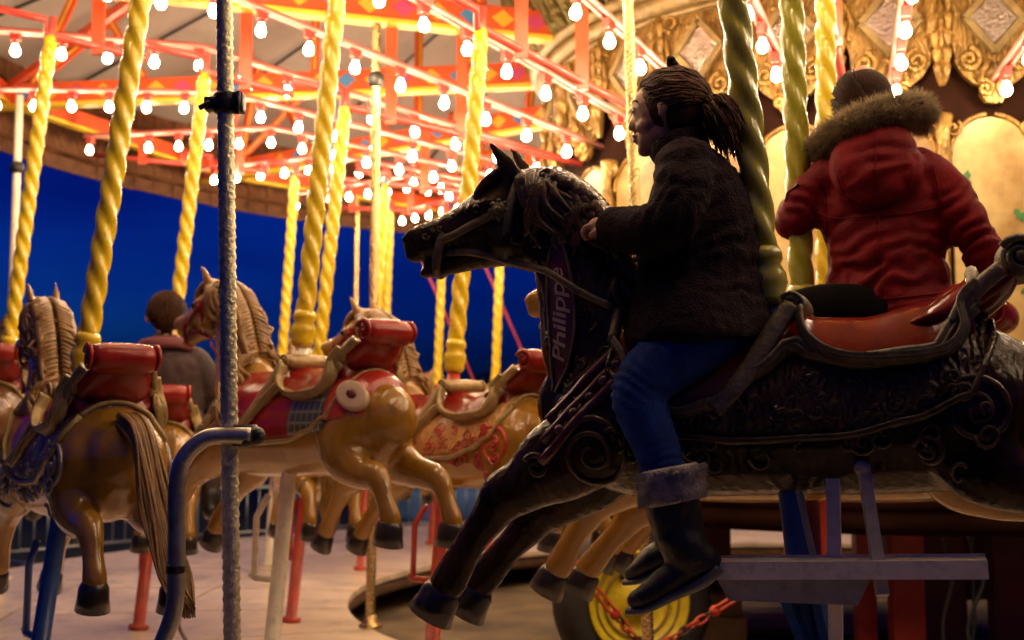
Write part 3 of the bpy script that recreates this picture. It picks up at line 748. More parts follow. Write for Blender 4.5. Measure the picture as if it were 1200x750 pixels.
# bridle, reins, breast strap with rosettes
def ring_at(bm, x, z, a, b, tilt, r=.007):
    tube(bm, [(x + b*math.sin(t)*math.sin(tilt), a*math.cos(t), z + b*math.sin(t)*math.cos(tilt)) for t in [2*math.pi*i/24 for i in range(24)]], (r*1.8, r), 6, side=(1,0,0), closed=True)
bm = bmesh.new()
ring_at(bm, .79, .44, .04, .072, -.25); ring_at(bm, .60, .505, .066, .115, -.2)
for s in (1, -1):
    q = [hit(x, z, s, .003)[0] for x, z in ((.79,.455),(.75,.465),(.70,.485),(.66,.50),(.62,.52))]
    tube(bm, [tuple(p) for p in q], (.011, .005), 6, side=(0,0,1))
    p, n_ = hit(.625, .515, s, .006); ball(bm, p, .022, 10, 6, (1, .45, 1)); ball(bm, p + n_*.006, .011, 8, 6)
    for k in range(8): ball(bm, p + Vector((.022*math.cos(k*.785), 0, .022*math.sin(k*.785))), .0075, 6, 4)
    q = cat([tuple(hit(x, z, s, .01)[0]) for x, z in ((.78,.43),(.70,.42),(.60,.40))] + [(.50, s*.085, .36), (.42, s*.10, .31), (.34, s*.11, .27)], 4)
    tube(bm, q, (.009, .004), 6, side=(0,0,1))
bridle_me = to_mesh(bm, 'bridle')
def strap_line(pts, s=1, off=.006): return [tuple(hit(x, z, s, off)[0]) for x, z in pts]
breast_mes = []
for s in (1, -1):
    bm = bmesh.new()
    for dz in (0, -.045, -.09):
        tube(bm, strap_line([(.30 - .1*dz + .0*i + .022*i, .20 + dz - .024*i) for i in range(9)], s), (.013, .007), 6, side=(0,0,1))
    for k in range(5): ball(bm, hit(.315 + .032*k, .135 - .036*k, s, .004)[0], .014, 8, 6)
    breast_mes.append(to_mesh(bm, 'breast_strap'))
# carved volutes and relief on shoulder and flank
relief_mes = []
for s in (1, -1):
    bm = bmesh.new()
    for cx, cz, r0, tn in ((.37, -.06, .085, 2.2), (.43, .03, .04, 1.6), (-.42, .03, .075, 2.0), (.50,-.09,.03,1.4), (-.33,-.05,.035,1.5)):
        sp = spiral(cx, cz, r0, tn, 1, .4, n=34)
        tube(bm, [tuple(hit(p[0], p[2], s, .002)[0]) for p in sp], [.009*(1-.5*i/34) for i in range(35)], 6)
    rr = random.Random(21)
    for k in range(64):
        x = rr.uniform(-.46, .34); z = rr.uniform(-.085, .10); r0 = rr.uniform(.012, .03); fl = rr.choice((-1, 1))
        sp = spiral(x, z, r0, rr.uniform(.8, 1.7), fl, rr.uniform(0, 6), n=16)
        tube(bm, [tuple(wrap(p[0], s*math.acos(max(-1, min(1, (p[2] - .03)/.18))), .009)) for p in sp], [.0055*(1-.6*i/16) for i in range(17)], 5)
    relief_mes.append(to_mesh(bm, 'relief_carving'))
bm = bmesh.new(); rr = random.Random(31)
for s in (1, -1):
    for k in range(46):
        z = rr.uniform(.06, .46); x = .44 - (z - .3)*-.25 + rr.uniform(-.12, .10)
        if not (z < .2 and x < .34):
            sp = spiral(x, z, rr.uniform(.01, .024), rr.uniform(.7, 1.5), rr.choice((-1, 1)), rr.uniform(0, 6), n=14)
            pr = [bvh.ray_cast(Vector((p[0], s*.6, p[2])), Vector((0, -s, 0))) for p in sp]
            if all(q[0] is not None for q in pr): tube(bm, [q[0] + q[1]*.001 for q in pr], [.0048*(1-.6*i/14) for i in range(15)], 5)
    for k in range(14):
        x = .58 + .019*k; z = rr.uniform(.44, .53)
        sp = spiral(x, z, rr.uniform(.007, .013), 1.0, 1, rr.uniform(0, 6), n=10)
        pr = [bvh.ray_cast(Vector((p[0], s*.6, p[2])), Vector((0, -s, 0))) for p in sp]
        if all(q[0] is not None for q in pr): tube(bm, [q[0] for q in pr], [.0035*(1-.6*i/10) for i in range(11)], 5)
neck_relief_me = to_mesh(bm, 'neck_carving')
eye_bm = bmesh.new(); ball(eye_bm, (0,0,0), .012, 10, 8); eye_me = to_mesh(eye_bm, 'eye')

def twisted(z0, z1, r=.034, pitch=.31, lobes=3):
    bm = bmesh.new(); n = int((z1-z0)/.012); seg = 24; rings = []
    for i in range(n+1):
        z = z0 + (z1-z0)*i/n
        taper = 1 if z1 - z > .06 else .75 + .25*(z1-z)/.06
        ring = []
        for k in range(seg):
            a = 2*math.pi*k/seg
            c = math.cos(lobes*(a + 2*math.pi*z/pitch))
            rr = r*taper*(.80 + .30*(.5 + .5*c)**.55)
            ring.append(bm.verts.new((rr*math.cos(a), rr*math.sin(a), z)))
        rings.append(ring)
    for A, B in zip(rings, rings[1:]):
        for k in range(seg): bm.faces.new((A[k], A[(k+1) % seg], B[(k+1) % seg], B[k]))
    bm.faces.new(rings[0][::-1]); bm.faces.new(rings[-1])
    return bm
HORSES = {}
def horse(phi, r, dz, label, body='tan_lacquer', manem='tan_mane', cloth='red_leather', saddle='red_leather', trim='gold_trim', lower='blue_paint', twist='yellow_twist', tilt=(0, .11), tailv=0, flap=None, group=None, carved=False, pitch=.31, sc_=1.0, peg=True, collar=.40, yaw=0.0, rump=False, silver=None):
    """tilt: lean of the pole at its top, (forward, left) in radians-ish"""
    x, y = pole_xy(phi, r)
    p = R(phi); rz = math.atan2(math.sin(p), -math.cos(p)) + R(yaw)
    root = empty('carousel_horse', (x, y, E0 + dz), rz)
    tag(root, label, 'carousel horse', group)
    def add(n, me, m, par=root):
        o = bpy.data.objects.new(n, me); link(o, par)
        if len(me.materials) == 0: me.materials.append(m)
        o.material_slots[0].link = 'OBJECT'; o.material_slots[0].material = m
        return o
    bd = add('body', horse_me, M[body])
    for s in (1, -1):
        e_ = add('eye', eye_me, M['lens_black'], root); e_.location = hit(.685, .522, s, -.003)[0]
    add('mane', mane_me, M[manem]); None if rump else add('tail', (tail_me, tail_long_me, tail_carved_me)[tailv], M[manem])
    for me in hoof_mes: add('hoof', me, M['hoof_black'])
    sd = add('saddle', saddle_me, M[saddle]); add('saddle_trim', trim_me, M[trim], sd); add('cantle', cantle_me, M[trim] if carved else M[saddle], sd); add('seat_back', seat_back_me, M[saddle], sd); add('seat_back_trim', seat_back_trim_me, M[trim], sd)['kind'] = 'stuff'
    cl = add('saddle_cloth', cloth_me, M[cloth]); add('cloth_edging', cloth_edge_me, M[trim if not carved else 'black_carving'], cl)
    if flap: add('rear_flap', flap_me, M[flap], cl)
    add('bridle', bridle_me, M[trim if carved else 'dark_red_leather']); [add('breast_strap', q_, M[trim if not carved else 'maroon_paint']) for q_ in breast_mes]
    if rump:
        rc_ = add('rump_cover', rump_me, M['red_paint'])
        for k_, (m__, me__) in enumerate((('pale_letter', disc_mes[0]), ('maroon_paint', disc_mes[1]))): add('rosette', me__, M[m__], rc_)
    if carved or silver:
        for me__ in relief_mes: add('relief_carving', me__, M['black_carving' if carved else silver])['kind'] = 'stuff'
    if carved: add('neck_carving', neck_relief_me, M['black_carving'])['kind'] = 'stuff'
    # pole: leaning about the point where it passes the saddle
    top = crank_h(r) - dz - .02; bot = PZ - E0 - dz
    fz = lambda z: Vector((tilt[0]*(z - .25), tilt[1]*(z - .25), z))
    ax = Vector((tilt[0], tilt[1], 1)); L = ax.length
    rot = Vector((0,0,1)).rotation_difference(ax.normalized()).to_euler()
    pe = add('pole', to_mesh(twisted(collar + .05, top/1.0, .034, pitch), 'pole'), M[twist]); pe.rotation_euler = rot; pe.location = fz(0)
    bm = bmesh.new(); lathe(bm, [(.036, collar+.06), (.043, collar+.045), (.043, collar+.03), (.036, collar+.02), (.046, collar-.002), (.048, collar-.025), (.04, collar-.045), (.043, collar-.055), (.036, collar-.07), (.031, collar-.075)], 20)
    o = obj('collar', bm, M[twist], pe)
    bm = bmesh.new(); lathe(bm, [(.05, bot), (.05, bot + .02), (.03, bot + .021), (.028, -.1), (.026, collar - .05)], 16)
    o = obj('lower_pole', bm, M[lower], root); o.rotation_euler = rot; o.location = fz(0)
    bm = bmesh.new(); lathe(bm, [(.018, top - .03), (.02, top + .02), (.018, top + .1)], 10)
    o = obj('pole_head', bm, M['rail_red'], pe)
    if peg:
        bm = bmesh.new(); q = fz(-.52); 
        if -.52 > bot + .1:
            tube(bm, [q, q + Vector((.12, .02, 0)), q + Vector((.15, .02, .01))], .013, 8); tube(bm, [q + Vector((.13,.02,0)), q + Vector((.12,.02,.22)), q + Vector((.06,.01,.30))], .012, 8)
            obj('foot_peg', bm, M[lower], root)
    return root
RG = 'horses seen small across the platform'
black = horse(19.3, 4.9, 0, 'black carved double-seat horse with red saddle and name banner on its neck', 'black_lacquer', 'black_carving', 'dark_cloth', 'dark_red_leather', 'old_gold_trim', 'blue_paint', 'olive_twist', tilt=(.10, -.03), tailv=2, carved=True, pitch=.33, peg=False, collar=.345)
h2r = horse(19.3, 4.15, -.06, 'tan horse with harlequin rump cloth under the rider in red', 'tan_lacquer', 'tan_mane', 'harlequin_cloth', 'red_leather', lower='maroon_paint', twist='olive_twist', tilt=(.02, -.02), pitch=.33, peg=False, flap=None, yaw=-11)
horse(19.3, 3.4, -.05, 'tan horse nearest the gilded drum beside the rider in red', 'tan_lacquer', 'dark_mane', 'ochre_cloth', lower='post_red', twist='yellow_twist', tilt=(-.02, -.02), pitch=.33)
horse(47.0, 4.95, -.15, 'tan horse with purple and silver cloth on a blue pole', 'tan_lacquer', 'tan_mane', 'purple_cloth', lower='blue_paint', tilt=(.0, -.12), tailv=1, yaw=-10, silver='silver_trim')
horse(46.0, 4.15, -.03, 'tan horse with red saddle and tartan cloth on a white pole', 'tan_lacquer', 'tan_mane', 'red_leather', lower='white_paint', tilt=(.0, -.10), flap='tartan_cloth', rump=True)
horse(46.0, 3.4, -.10, 'tan horse with ochre and red patterned cloth on a red pole', 'tan_lacquer', 'tan_mane', 'ochre_cloth', 'dark_red_leather', lower='post_red', tilt=(.0, -.10), flap=None, silver='red_paint')
horse(72.5, 4.9, -.02, 'dark brown horse ahead of the purple-clothed horse', 'brown_lacquer', 'dark_mane', 'dark_cloth', lower='white_paint', tilt=(0, -.09))
boyh = horse(72.5, 4.15, -.2, 'tan horse ridden by the boy in the dark jacket', 'tan_lacquer', 'tan_mane', 'dark_cloth', lower='post_red', tilt=(0, -.09))
horse(72.5, 3.4, -.17, 'tan horse ahead of the tartan-clothed horse with green and red cloth', 'tan_lacquer', 'tan_mane', 'tartan_cloth', lower='post_red', tilt=(0, -.09))
horse(110, 4.15, -.15, 'tan horse with red cloth beyond the white-poled horse', 'tan_lacquer', 'tan_mane', 'red_leather', lower='white_paint', tilt=(0, -.06), group=None)
horse(110, 3.4, -.1, 'tan horse with ochre cloth beyond the white-poled horse', 'tan_lacquer', 'dark_mane', 'ochre_cloth', lower='post_red', tilt=(0, -.06))
for k, r_ in enumerate(ROWS): horse(136.5, r_, (-.12, -.3, -.05)[k], 'pale tan horse heading away on the far side of the platform', 'pale_lacquer', 'tan_mane', 'ochre_cloth', lower='post_red', tilt=(0, -.05), group=RG)
for k, r_ in enumerate(ROWS[:2]): horse(163, r_, (-.15, -.02)[k], 'pale tan horse heading away on the far side of the platform', 'pale_lacquer', 'tan_mane', 'red_leather', lower='white_paint', tilt=(0, -.04), group=RG)

# name banner on the black horse's neck
cen = cat([(.475, .43, .011), (.478, .40, .02), (.475, .36, .028), (.468, .30, .034), (.463, .24, .034), (.463, .18, .029), (.47, .13, .02), (.485, .08, .005)], 5)
def banner(off, sc2, s=1):
    bm = bmesh.new(); rows_ = []
    for i, (x, z, w_) in enumerate(cen):
        a = cen[max(0, i-1)]; b = cen[min(len(cen)-1, i+1)]; t = Vector((b[0]-a[0], b[1]-a[1])).normalized(); nn = Vector((-t.y, t.x))
        rows_.append([bm.verts.new(hit(x + nn.x*w_*sc2*u, z + nn.y*w_*sc2*u, s, off)[0]) for u in (-1, -.6, -.2, .2, .6, 1)])
    for A, B in zip(rows_, rows_[1:]):
        for j in range(5): bm.faces.new((A[j], A[j+1], B[j+1], B[j]))
    edge = [v.co.copy() for v in [r[0] for r in rows_]], [v.co.copy() for v in [r[-1] for r in rows_]]
    return bm, edge
bbm, bedge = banner(.005, 1.0)
ban = obj('name_banner', bbm, M['maroon_paint'], black)
bm = bmesh.new()
for e_ in bedge: tube(bm, e_, (.006, .004), 6, side=(0,1,0))
tube(bm, [tuple(hit(p[0], p[2], 1, .006)[0]) for p in spiral(.468, .437, .022, 1.3, 1, -1.2, n=24)], [.007]*25, 6)
obj('banner_border', bm, M['old_gold_trim'], ban)
# lettering, set along the banner from its lower end upwards
fc = bpy.data.curves.new('lettering', 'FONT'); fc.body = 'Philippe'; fc.size = .05; fc.shear = .25; fc.space_character = .95; fc.offset = .0006
fo = bpy.data.objects.new('temporary', fc); COL.objects.link(fo); tme = bake(fo)
bm = bmesh.new(); bm.from_mesh(tme)
bmesh.ops.triangulate(bm, faces=bm.faces[:]); bmesh.ops.subdivide_edges(bm, edges=[e for e in bm.edges if e.calc_length() > .012], cuts=1)
xs = [v.co.x for v in bm.verts]; x0, x1 = min(xs), max(xs)
path = [c for c in cen if c[1] >= .14 and c[1] <= .375][::-1]
for v in bm.verts:
    t = (v.co.x - x0)/(x1 - x0)*(len(path)-1); i = min(len(path)-2, int(t)); f = t - i
    a, b = path[i], path[i+1]; cxx = a[0] + (b[0]-a[0])*f; czz = a[1] + (b[1]-a[1])*f
    tt = Vector((b[0]-a[0], b[1]-a[1])).normalized(); nn = Vector((tt.y, -tt.x))   # letters' up points forward side
    hh = (v.co.y - .012)*.95
    q = hit(cxx - nn.x*hh*-1, czz - nn.y*hh*-1, 1, .0075)[0]; v.co = q
me = bpy.data.meshes.new('lettering'); bm.to_mesh(me); bm.free()
mesh_obj('lettering', me, M['pale_letter'], ban)
# foot board slung under the black horse, on the rider's side
bm = bmesh.new()
T = Matrix.Translation((-.13, .17, -.285)) @ Matrix.Rotation(R(2.5), 4, 'Y')
box(bm, -.30, .30, -.065, .065, .0, .014, T); box(bm, -.30, .30, .058, .066, -.018, .018, T); box(bm, -.30, .30, -.066, -.058, -.018, .018, T)
fb = obj('foot_board', bm, M['white_paint'], black, False)
bm = bmesh.new(); prism(bm, [(-.09, -.002), (.23, -.002), (.20, -.062), (-.055, -.07)], .1, T); obj('step_tray', bm, M['grey_paint'], fb, False)
bm = bmesh.new(); bar(bm, (-.135, .08, -.08), (-.135, .12, -.62), .028, .03); bar(bm, (-.135, .12, -.3), (-.135, .10, -.32), .03, .03); obj('hanger', bm, M['white_paint'], black, False)
bm = bmesh.new(); bar(bm, (-.20, .135, -.08), (-.235, .225, -.33), .024, .016); ball(bm, (-.197, .14, -.085), .016, 10, 8); obj('hanger', bm, M['grey_paint'], black, False)
bm = bmesh.new(); bar(bm, (-.04, .03, -.10), (-.14, .05, -.58), .05, .02); bar(bm, (-.02, .05, -.34), (-.11, .07, -.56), .045, .02); obj('stay_bar', bm, M['blue_paint'], black, False)

# ------------------------------------------------------------------ people
def fur(me_pts, n, L, r, seed=1, droop=.0):
    """me_pts: function(rnd) -> (point, normal); returns bmesh of thin spikes"""
    rnd = random.Random(seed); bm = bmesh.new()
    for i in range(n):
        p, nn = me_pts(rnd); d = (nn + Vector((rnd.uniform(-.6,.6), rnd.uniform(-.6,.6), rnd.uniform(-.6,.6)-droop))).normalized()
        s = d.orthogonal().normalized()*r; t = d.cross(s.normalized())*r; l = L*rnd.uniform(.55, 1.15)
        a = [bm.verts.new(p + s), bm.verts.new(p - s*.5 + t*.8), bm.verts.new(p - s*.5 - t*.8)]
        m_ = bm.verts.new(p + d*l + Vector((0, 0, -droop*l*.5)))
        for j in range(3): bm.faces.new((a[j], a[(j+1) % 3], m_))
    return bm
def wrinkle(me, amp, f=9.0, zs=1.0, amp2=.0, f2=40):
    displace(me, lambda c: amp*mn.noise(Vector((c.x*f, c.y*f, c.z*f*zs))) + amp2*mn.noise(Vector((c.x*f2, c.y*f2, c.z*f2))))
def folds(me, segs):
    """sleeve and knee creases: rings along a limb; segs: (point, axis, spacing, amp, reach)"""
    for v in me.vertices:
        for p, ax, sp_, amp, reach in segs:
            d = v.co - p; t = d.dot(ax); rr = (d - ax*t).length
            wgt = max(0, 1 - (d.length/reach)**2)
            if wgt > 0: v.co += v.normal*amp*wgt*math.sin(6.283*t/sp_ + 5*mn.noise(v.co*14))
    me.update()
def hand_chains(w_, fwd, up, sgn, curl=1.0, k=1.0):
    """palm plus five bent fingers; w_ wrist, fwd pointing direction, up = back of the hand, sgn = thumb side"""
    w_ = Vector(w_); f = Vector(fwd).normalized(); u = Vector(up); u = (u - f*u.dot(f)).normalized(); s = f.cross(u)*sgn
    P = lambda a, b, c, r: (*(w_ + f*a*k + s*b*k + u*c*k), r*k)
    ch = [{'p': [P(-.02,0,0,.018), P(.02,.004,0,.021), P(.045,.004,.002,.022)], 'n': 3}, {'p': [P(.015,-.016,0,.012), P(.05,-.017,0,.012)], 'n': 3}]
    for j, (b, L) in enumerate(((.021,.9),(.007,1.0),(-.007,.95),(-.02,.78))):
        ch.append({'p': [P(.045, b, .002, .0082), P(.045 + .024*L, b*1.1, -.002*curl, .0078), P(.045 + .036*L, b*1.1, -.018*curl, .0074), P(.045 + .026*L, b*1.05, -.034*curl, .0066)], 'n': 3})
    ch.append({'p': [P(.008, .018, -.004, .010), P(.028, .034, -.012, .009), P(.046, .034, -.022, .0075)], 'n': 3})
    return ch
def person(name_label, loc, rz, cat_='person'):
    e = empty('person', loc, rz); return tag(e, name_label, cat_)

# --- girl on the black horse (same local axes as that horse)
bx, by = pole_xy(19.3, 4.9); brz = math.atan2(math.sin(R(19.3)), -math.cos(R(19.3)))
girl = person('girl in dark fleece coat and jeans riding the black horse', (bx, by, E0), brz)
skull = [{'p': [(.195,0,.737,.062,.07),(.215,0,.739,.072,.086),(.232,0,.738,.073,.088),(.246,0,.733,.066,.08)], 'n': 4},
  {'p': [(.225,0,.69,.054,.05),(.255,0,.678,.05,.05),(.272,0,.666,.038,.036),(.283,0,.651,.02,.019)], 'n': 4},      # jaw, chin
  {'p': [(.292,0,.744,.009,.01),(.305,0,.722,.009,.011),(.314,0,.708,.011,.010),(.306,0,.703,.014,.008)], 'n': 4},   # nose
  {'p': [(.296,.0,.6845,.018,.0065),(.309,0,.6835,.012,.0058)], 'n': 2}, {'p': [(.294,0,.6715,.016,.0065),(.306,0,.672,.010,.0058)], 'n': 2},  # lips
  {'p': [(.285,.03,.755,.012,.01),(.298,.014,.757,.012,.009)], 'n': 2}, {'p': [(.285,-.03,.755,.012,.01),(.298,-.014,.757,.012,.009)], 'n': 2},  # brow
  {'p': [(.27,.042,.7,.016,.018),(.285,.03,.698,.014,.014)], 'n': 2}, {'p': [(.27,-.042,.7,.016,.018),(.285,-.03,.698,.014,.014)], 'n': 2},       # cheeks
  {'p': [(.218,.071,.745,.005,.008),(.222,.077,.73,.006,.014),(.228,.074,.71,.005,.007)], 'n': 3}, {'p': [(.218,-.071,.745,.005,.008),(.222,-.077,.73,.006,.014),(.228,-.074,.71,.005,.007)], 'n': 3},  # ears
  {'p': [(.215,0,.72,.04,.042),(.20,0,.66,.036,.038),(.19,0,.60,.05,.045)], 'n': 3}]
tors = [[(.14,0,.24,.1,.09),(.14,0,.4,.1,.08),(.16,0,.52,.11,.07),(.18,0,.6,.07,.05)]]
limbs = []
for s in (1, -1):
    limbs += [{'p': [(.16,s*.12,.57,.035),(.17,s*.175,.45,.032),(.27,s*.15,.43,.026),(.335,s*.115,.452,.02)], 'n': 4},
      {'p': [(.12,s*.08,.23,.06),(.25,s*.19,.08,.045),(.235 + (0 if s > 0 else .05),s*.208,.02,.042),(.215 + (0 if s > 0 else .084),s*.218,-.05,.03)], 'n': 4}]
    limbs += hand_chains((.335,s*.115,.452), (.95,-.25*s,.12), (-.1,.25*s,1), -s, 1.0, .85)
body_me = organic(skull + tors + limbs, .0042, it=2, fac=.5, tris=.4)
mesh_obj('body', body_me, M['skin'], girl)
fbvh = BVHTree.FromPolygons([v.co.copy() for v in body_me.vertices], [list(p.vertices) for p in body_me.polygons])
def face(y, z, off=0.0):
    h_ = fbvh.ray_cast(Vector((.6, y, z)), Vector((-1, 0, 0)))
    return h_[0] + h_[1]*off if h_[0] is not None else Vector((.29, y, z))
for s in (1, -1):
    bm = bmesh.new(); ball(bm, face(s*.03, .735, -.004), .0085, 12, 8, (.8, 1, .8)); obj('eye', bm, M['eye_white'], girl)
    bm = bmesh.new(); ball(bm, face(s*.0295, .7345, .0016), .0042, 10, 6); obj('iris', bm, M['lens_black'], girl)
    bm = bmesh.new(); tube(bm, [face(s*y, z, .0012) for y, z in cat([(.013,.757),(.024,.762),(.036,.76),(.047,.753)], 3)], (.0026, .0014), 5); obj('eyebrow', bm, M['dark_hair'], girl)
    bm = bmesh.new(); tube(bm, [face(s*y, z, .0035) for y, z in cat([(.018,.737),(.026,.7425),(.036,.742),(.044,.736)], 3)], (.0016, .0016), 5); obj('eyelashes', bm, M['dark_hair'], girl)
bm = bmesh.new()
for z, w_ in ((.684, .016), (.6725, .014)):
    tube(bm, [face(w_*(-1 + 2*k/8), z + (.0015 if z > .68 else -.001)*math.cos((-1 + 2*k/8)*3), .0008) for k in range(9)], [.0006 + .0012*math.sin(math.pi*(k + .5)/9) for k in range(9)], 6)
obj('lips', bm, M['lip'], girl)
coat_me = organic([
  {'p': [(.16,0,.182,.238,.18),(.16,0,.215,.236,.178),(.155,0,.28,.205,.165),(.15,0,.34,.165,.15),(.15,0,.44,.152,.13),(.16,0,.53,.15,.11),(.175,0,.585,.13,.088),(.195,0,.625,.085,.066),(.205,0,.65,.066,.062)], 'n': 5, 'flat': 1},
  {'p': [(.197,0,.63,.082,.074),(.203,0,.662,.078,.072),(.206,0,.672,.07,.066)], 'n': 3, 'flat': 1}] +
  [{'p': [(.165,s*.11,.575,.07),(.16,s*.165,.52,.066),(.172,s*.195,.45,.064),(.22,s*.185,.425,.06),(.28,s*.15,.435,.05),(.325,s*.12,.45,.042)], 'n': 5} for s in (1, -1)], .0075, it=5, tris=None)
wrinkle(coat_me, .012, 7, .8, .0035, 60)
folds(coat_me, [(Vector((.18,.2,.45)), Vector((.6,0,.4)).normalized(), .03, .004, .1), (Vector((.06,.08,.36)), Vector((.3,0,.95)).normalized(), .05, .005, .16), (Vector((.15,.14,.54)), Vector((.1,.2,1)).normalized(), .05, .005, .13)])
coat = mesh_obj('coat', coat_me, M['fleece'], girl)
for s in (1, -1):
    dx = 0 if s > 0 else .12
    jm = organic([{'p': [(.10,s*.07,.22,.085),(.15,s*.135,.18,.08),(.22,s*.178,.125,.07),(.255,s*.20,.07,.062),(.24+dx*.4,s*.212,.015,.056),(.215+dx*.7,s*.218,-.045,.05),(.19+dx,s*.225,-.12,.046)], 'n': 5}], .006, it=4)
    folds(jm, [(Vector((.27,s*.2,.08)), Vector((.5,0,-.85)).normalized(), .022, .0035, .09), (Vector((.2,s*.225,-.1)), Vector((-.3,0,-1)).normalized(), .018, .003, .09), (Vector((.2,s*.17,.17)), Vector((.8,0,-.4)).normalized(), .035, .003, .09)])
    mesh_obj('jeans_leg', jm, M['denim'], girl)
    bt = organic([{'flat': 1, 'p': [(.182,s*.225,-.105,.054),(.175,s*.225,-.15,.056),(.165,s*.226,-.21,.054),(.15,s*.227,-.262,.052),(.135,s*.227,-.285,.048)], 'n': 4},
      {'p': [(.115,s*.227,-.275,.04,.036),(.15,s*.227,-.295,.043,.04),(.195,s*.227,-.325,.043,.034),(.235,s*.227,-.35,.042,.026),(.258,s*.227,-.362,.032,.02)], 'n': 4}], .006, it=5)
    wrinkle(bt, .009, 11, 1.8, .002, 45); b_ = mesh_obj('boot', bt, M['boot_black'], girl); b_.location.x = dx
    bm = bmesh.new()
    tube(bm, cat([(.082,s*.227,-.286,.03,.01),(.12,s*.227,-.318,.042,.013),(.18,s*.227,-.348,.044,.012),(.235,s*.227,-.377,.043,.01),(.278,s*.227,-.386,.024,.008)], 4), [(p[3], p[4]) for p in cat([(.082,s*.227,-.288,.03,.013),(.12,s*.227,-.318,.042,.014),(.18,s*.227,-.35,.044,.012),(.235,s*.227,-.377,.043,.01),(.278,s*.227,-.388,.024,.008)], 4)], 12)
    obj('boot_sole', bm, M['boot_sole'], b_)
    bm = bmesh.new()
    lathe(bm, [(.048,-.088), (.058,-.084), (.066,-.092), (.069,-.11), (.069,-.14), (.066,-.156), (.056,-.16)], 24, Matrix.Translation((.181, s*.225, -.12)) @ Matrix.Rotation(R(11), 4, 'Y') @ Matrix.Translation((0, 0, .12)))
    bmf = fur(lambda r: (lambda a, h: (Vector((.181 + .066*math.cos(a), s*.225 + .066*math.sin(a), -.088 - h*.07 - .19*.066*math.cos(a))), Vector((math.cos(a), math.sin(a), 0))))(r.uniform(0, 6.283), r.random()), 3000, .011, .0012, 4)
    o_ = obj('boot_cuff', bm, M['fur_grey'], b_); obj('cuff_pile', bmf, M['fur_grey'], b_)['kind'] = 'stuff'
# hair: strands combed back from the face into a bunch, curls below it
def hair_strands(seed=2, c=(.218,0,.742), rx=.092, ry=.08, rz_=.096, tie=(.125,0,.735), n=520, r=.0036, fr=.84, back=(-1,0,.2)):
    rnd = random.Random(seed); bm = bmesh.new(); C_ = Vector(c)
    ball(bm, C_ + Vector((-.004, 0, .006)), 1, 24, 16, (rx*.93, ry*.95, rz_*.93))
    for i in range(n):
        a = rnd.uniform(-1.9, 1.9)                     # round the hairline, 0 = top of the forehead
        st = C_ + Vector((rx*(fr - (fr - .02)*abs(a/1.75)**2), ry*.985*math.sin(a), rz_*(.80*math.cos(a*.93) + .05))) + Vector((rnd.gauss(0,.006), 0, rnd.gauss(0,.006)))
        e_ = Vector(tie) + Vector((0, rnd.uniform(-.02,.02), rnd.uniform(-.02,.02)))
        pts = []; rnd_o = rnd.uniform(-.02, .045)
        for k in range(9):
            t = k/8; p = st.lerp(e_, t) - C_ + Vector((back[0]*rx, back[1]*ry, back[2]*rz_))*.75*math.sin(math.pi*t)
            q = Vector((p.x/rx, p.y/ry, p.z/rz_)); l = q.length
            tgt = 1.0 + rnd_o + .025*math.sin(t*7 + i)*math.sin(t*3.1)
            if t < .92 and l > 1e-3: q = q/l*tgt
            pts.append((C_.x + q.x*rx, C_.y + q.y*ry, C_.z + q.z*rz_))
        rr_ = r*rnd.uniform(.45, 1.25)
        tube(bm, pts, [rr_*(.5 + .5*math.sin(math.pi*min(1, .15 + k/8*.8))) for k in range(9)], 5)
    return bm
bm = hair_strands()
hr = obj('hair', bm, M['brown_hair'], girl)
bm = bmesh.new(); rnd = random.Random(8)
for i in range(420):   # loose curls gathered behind the head, falling over the collar
    d = Vector((rnd.gauss(0,1), rnd.gauss(0,1), rnd.gauss(0,1))).normalized(); k_ = rnd.uniform(.1, 1)**.5
    st = Vector((.118, 0, .722)) + Vector((d.x*.036, d.y*.058, d.z*.04))*k_
    ph_ = rnd.uniform(0, 6.283); w0 = rnd.uniform(.007, .015); L = rnd.uniform(.035, .085); tw = rnd.uniform(5, 9)
    dirn = Vector((-.75 + d.x*.3, d.y*.55, .1 + d.z*.3))
    pts = []
    for k in range(14):
        t = k/13; c = st + dirn*L*t*(1-.35*t) + Vector((0,0,-1))*L*.95*t*t
        pts.append(c + Vector((.6*math.cos(ph_ + tw*t), math.sin(ph_ + tw*t), .8*math.cos(ph_ + tw*t)))*w0*(.3 + .7*t))
    rr_ = rnd.uniform(.0022, .0046)
    tube(bm, pts, [rr_*(1 - .65*(k/13)**3) for k in range(14)], 4)
obj('curl_bunch', bm, M['brown_hair'], girl)
bm = bmesh.new()
for s in (1, -1): tube(bm, [(.225, s*.004, .846), (.215, s*.018, .856), (.205, s*.03, .852)], [.004, .011, .004], 7)
obj('hair_bow', bm, M['dark_hair'], girl)

# --- rider in the red coat on the harlequin horse
rx_, ry_ = pole_xy(19.3, 4.15)
red = person('person in red hooded coat with brown fur trim, back turned, beside the gilded drum', (rx_, ry_, E0), brz)
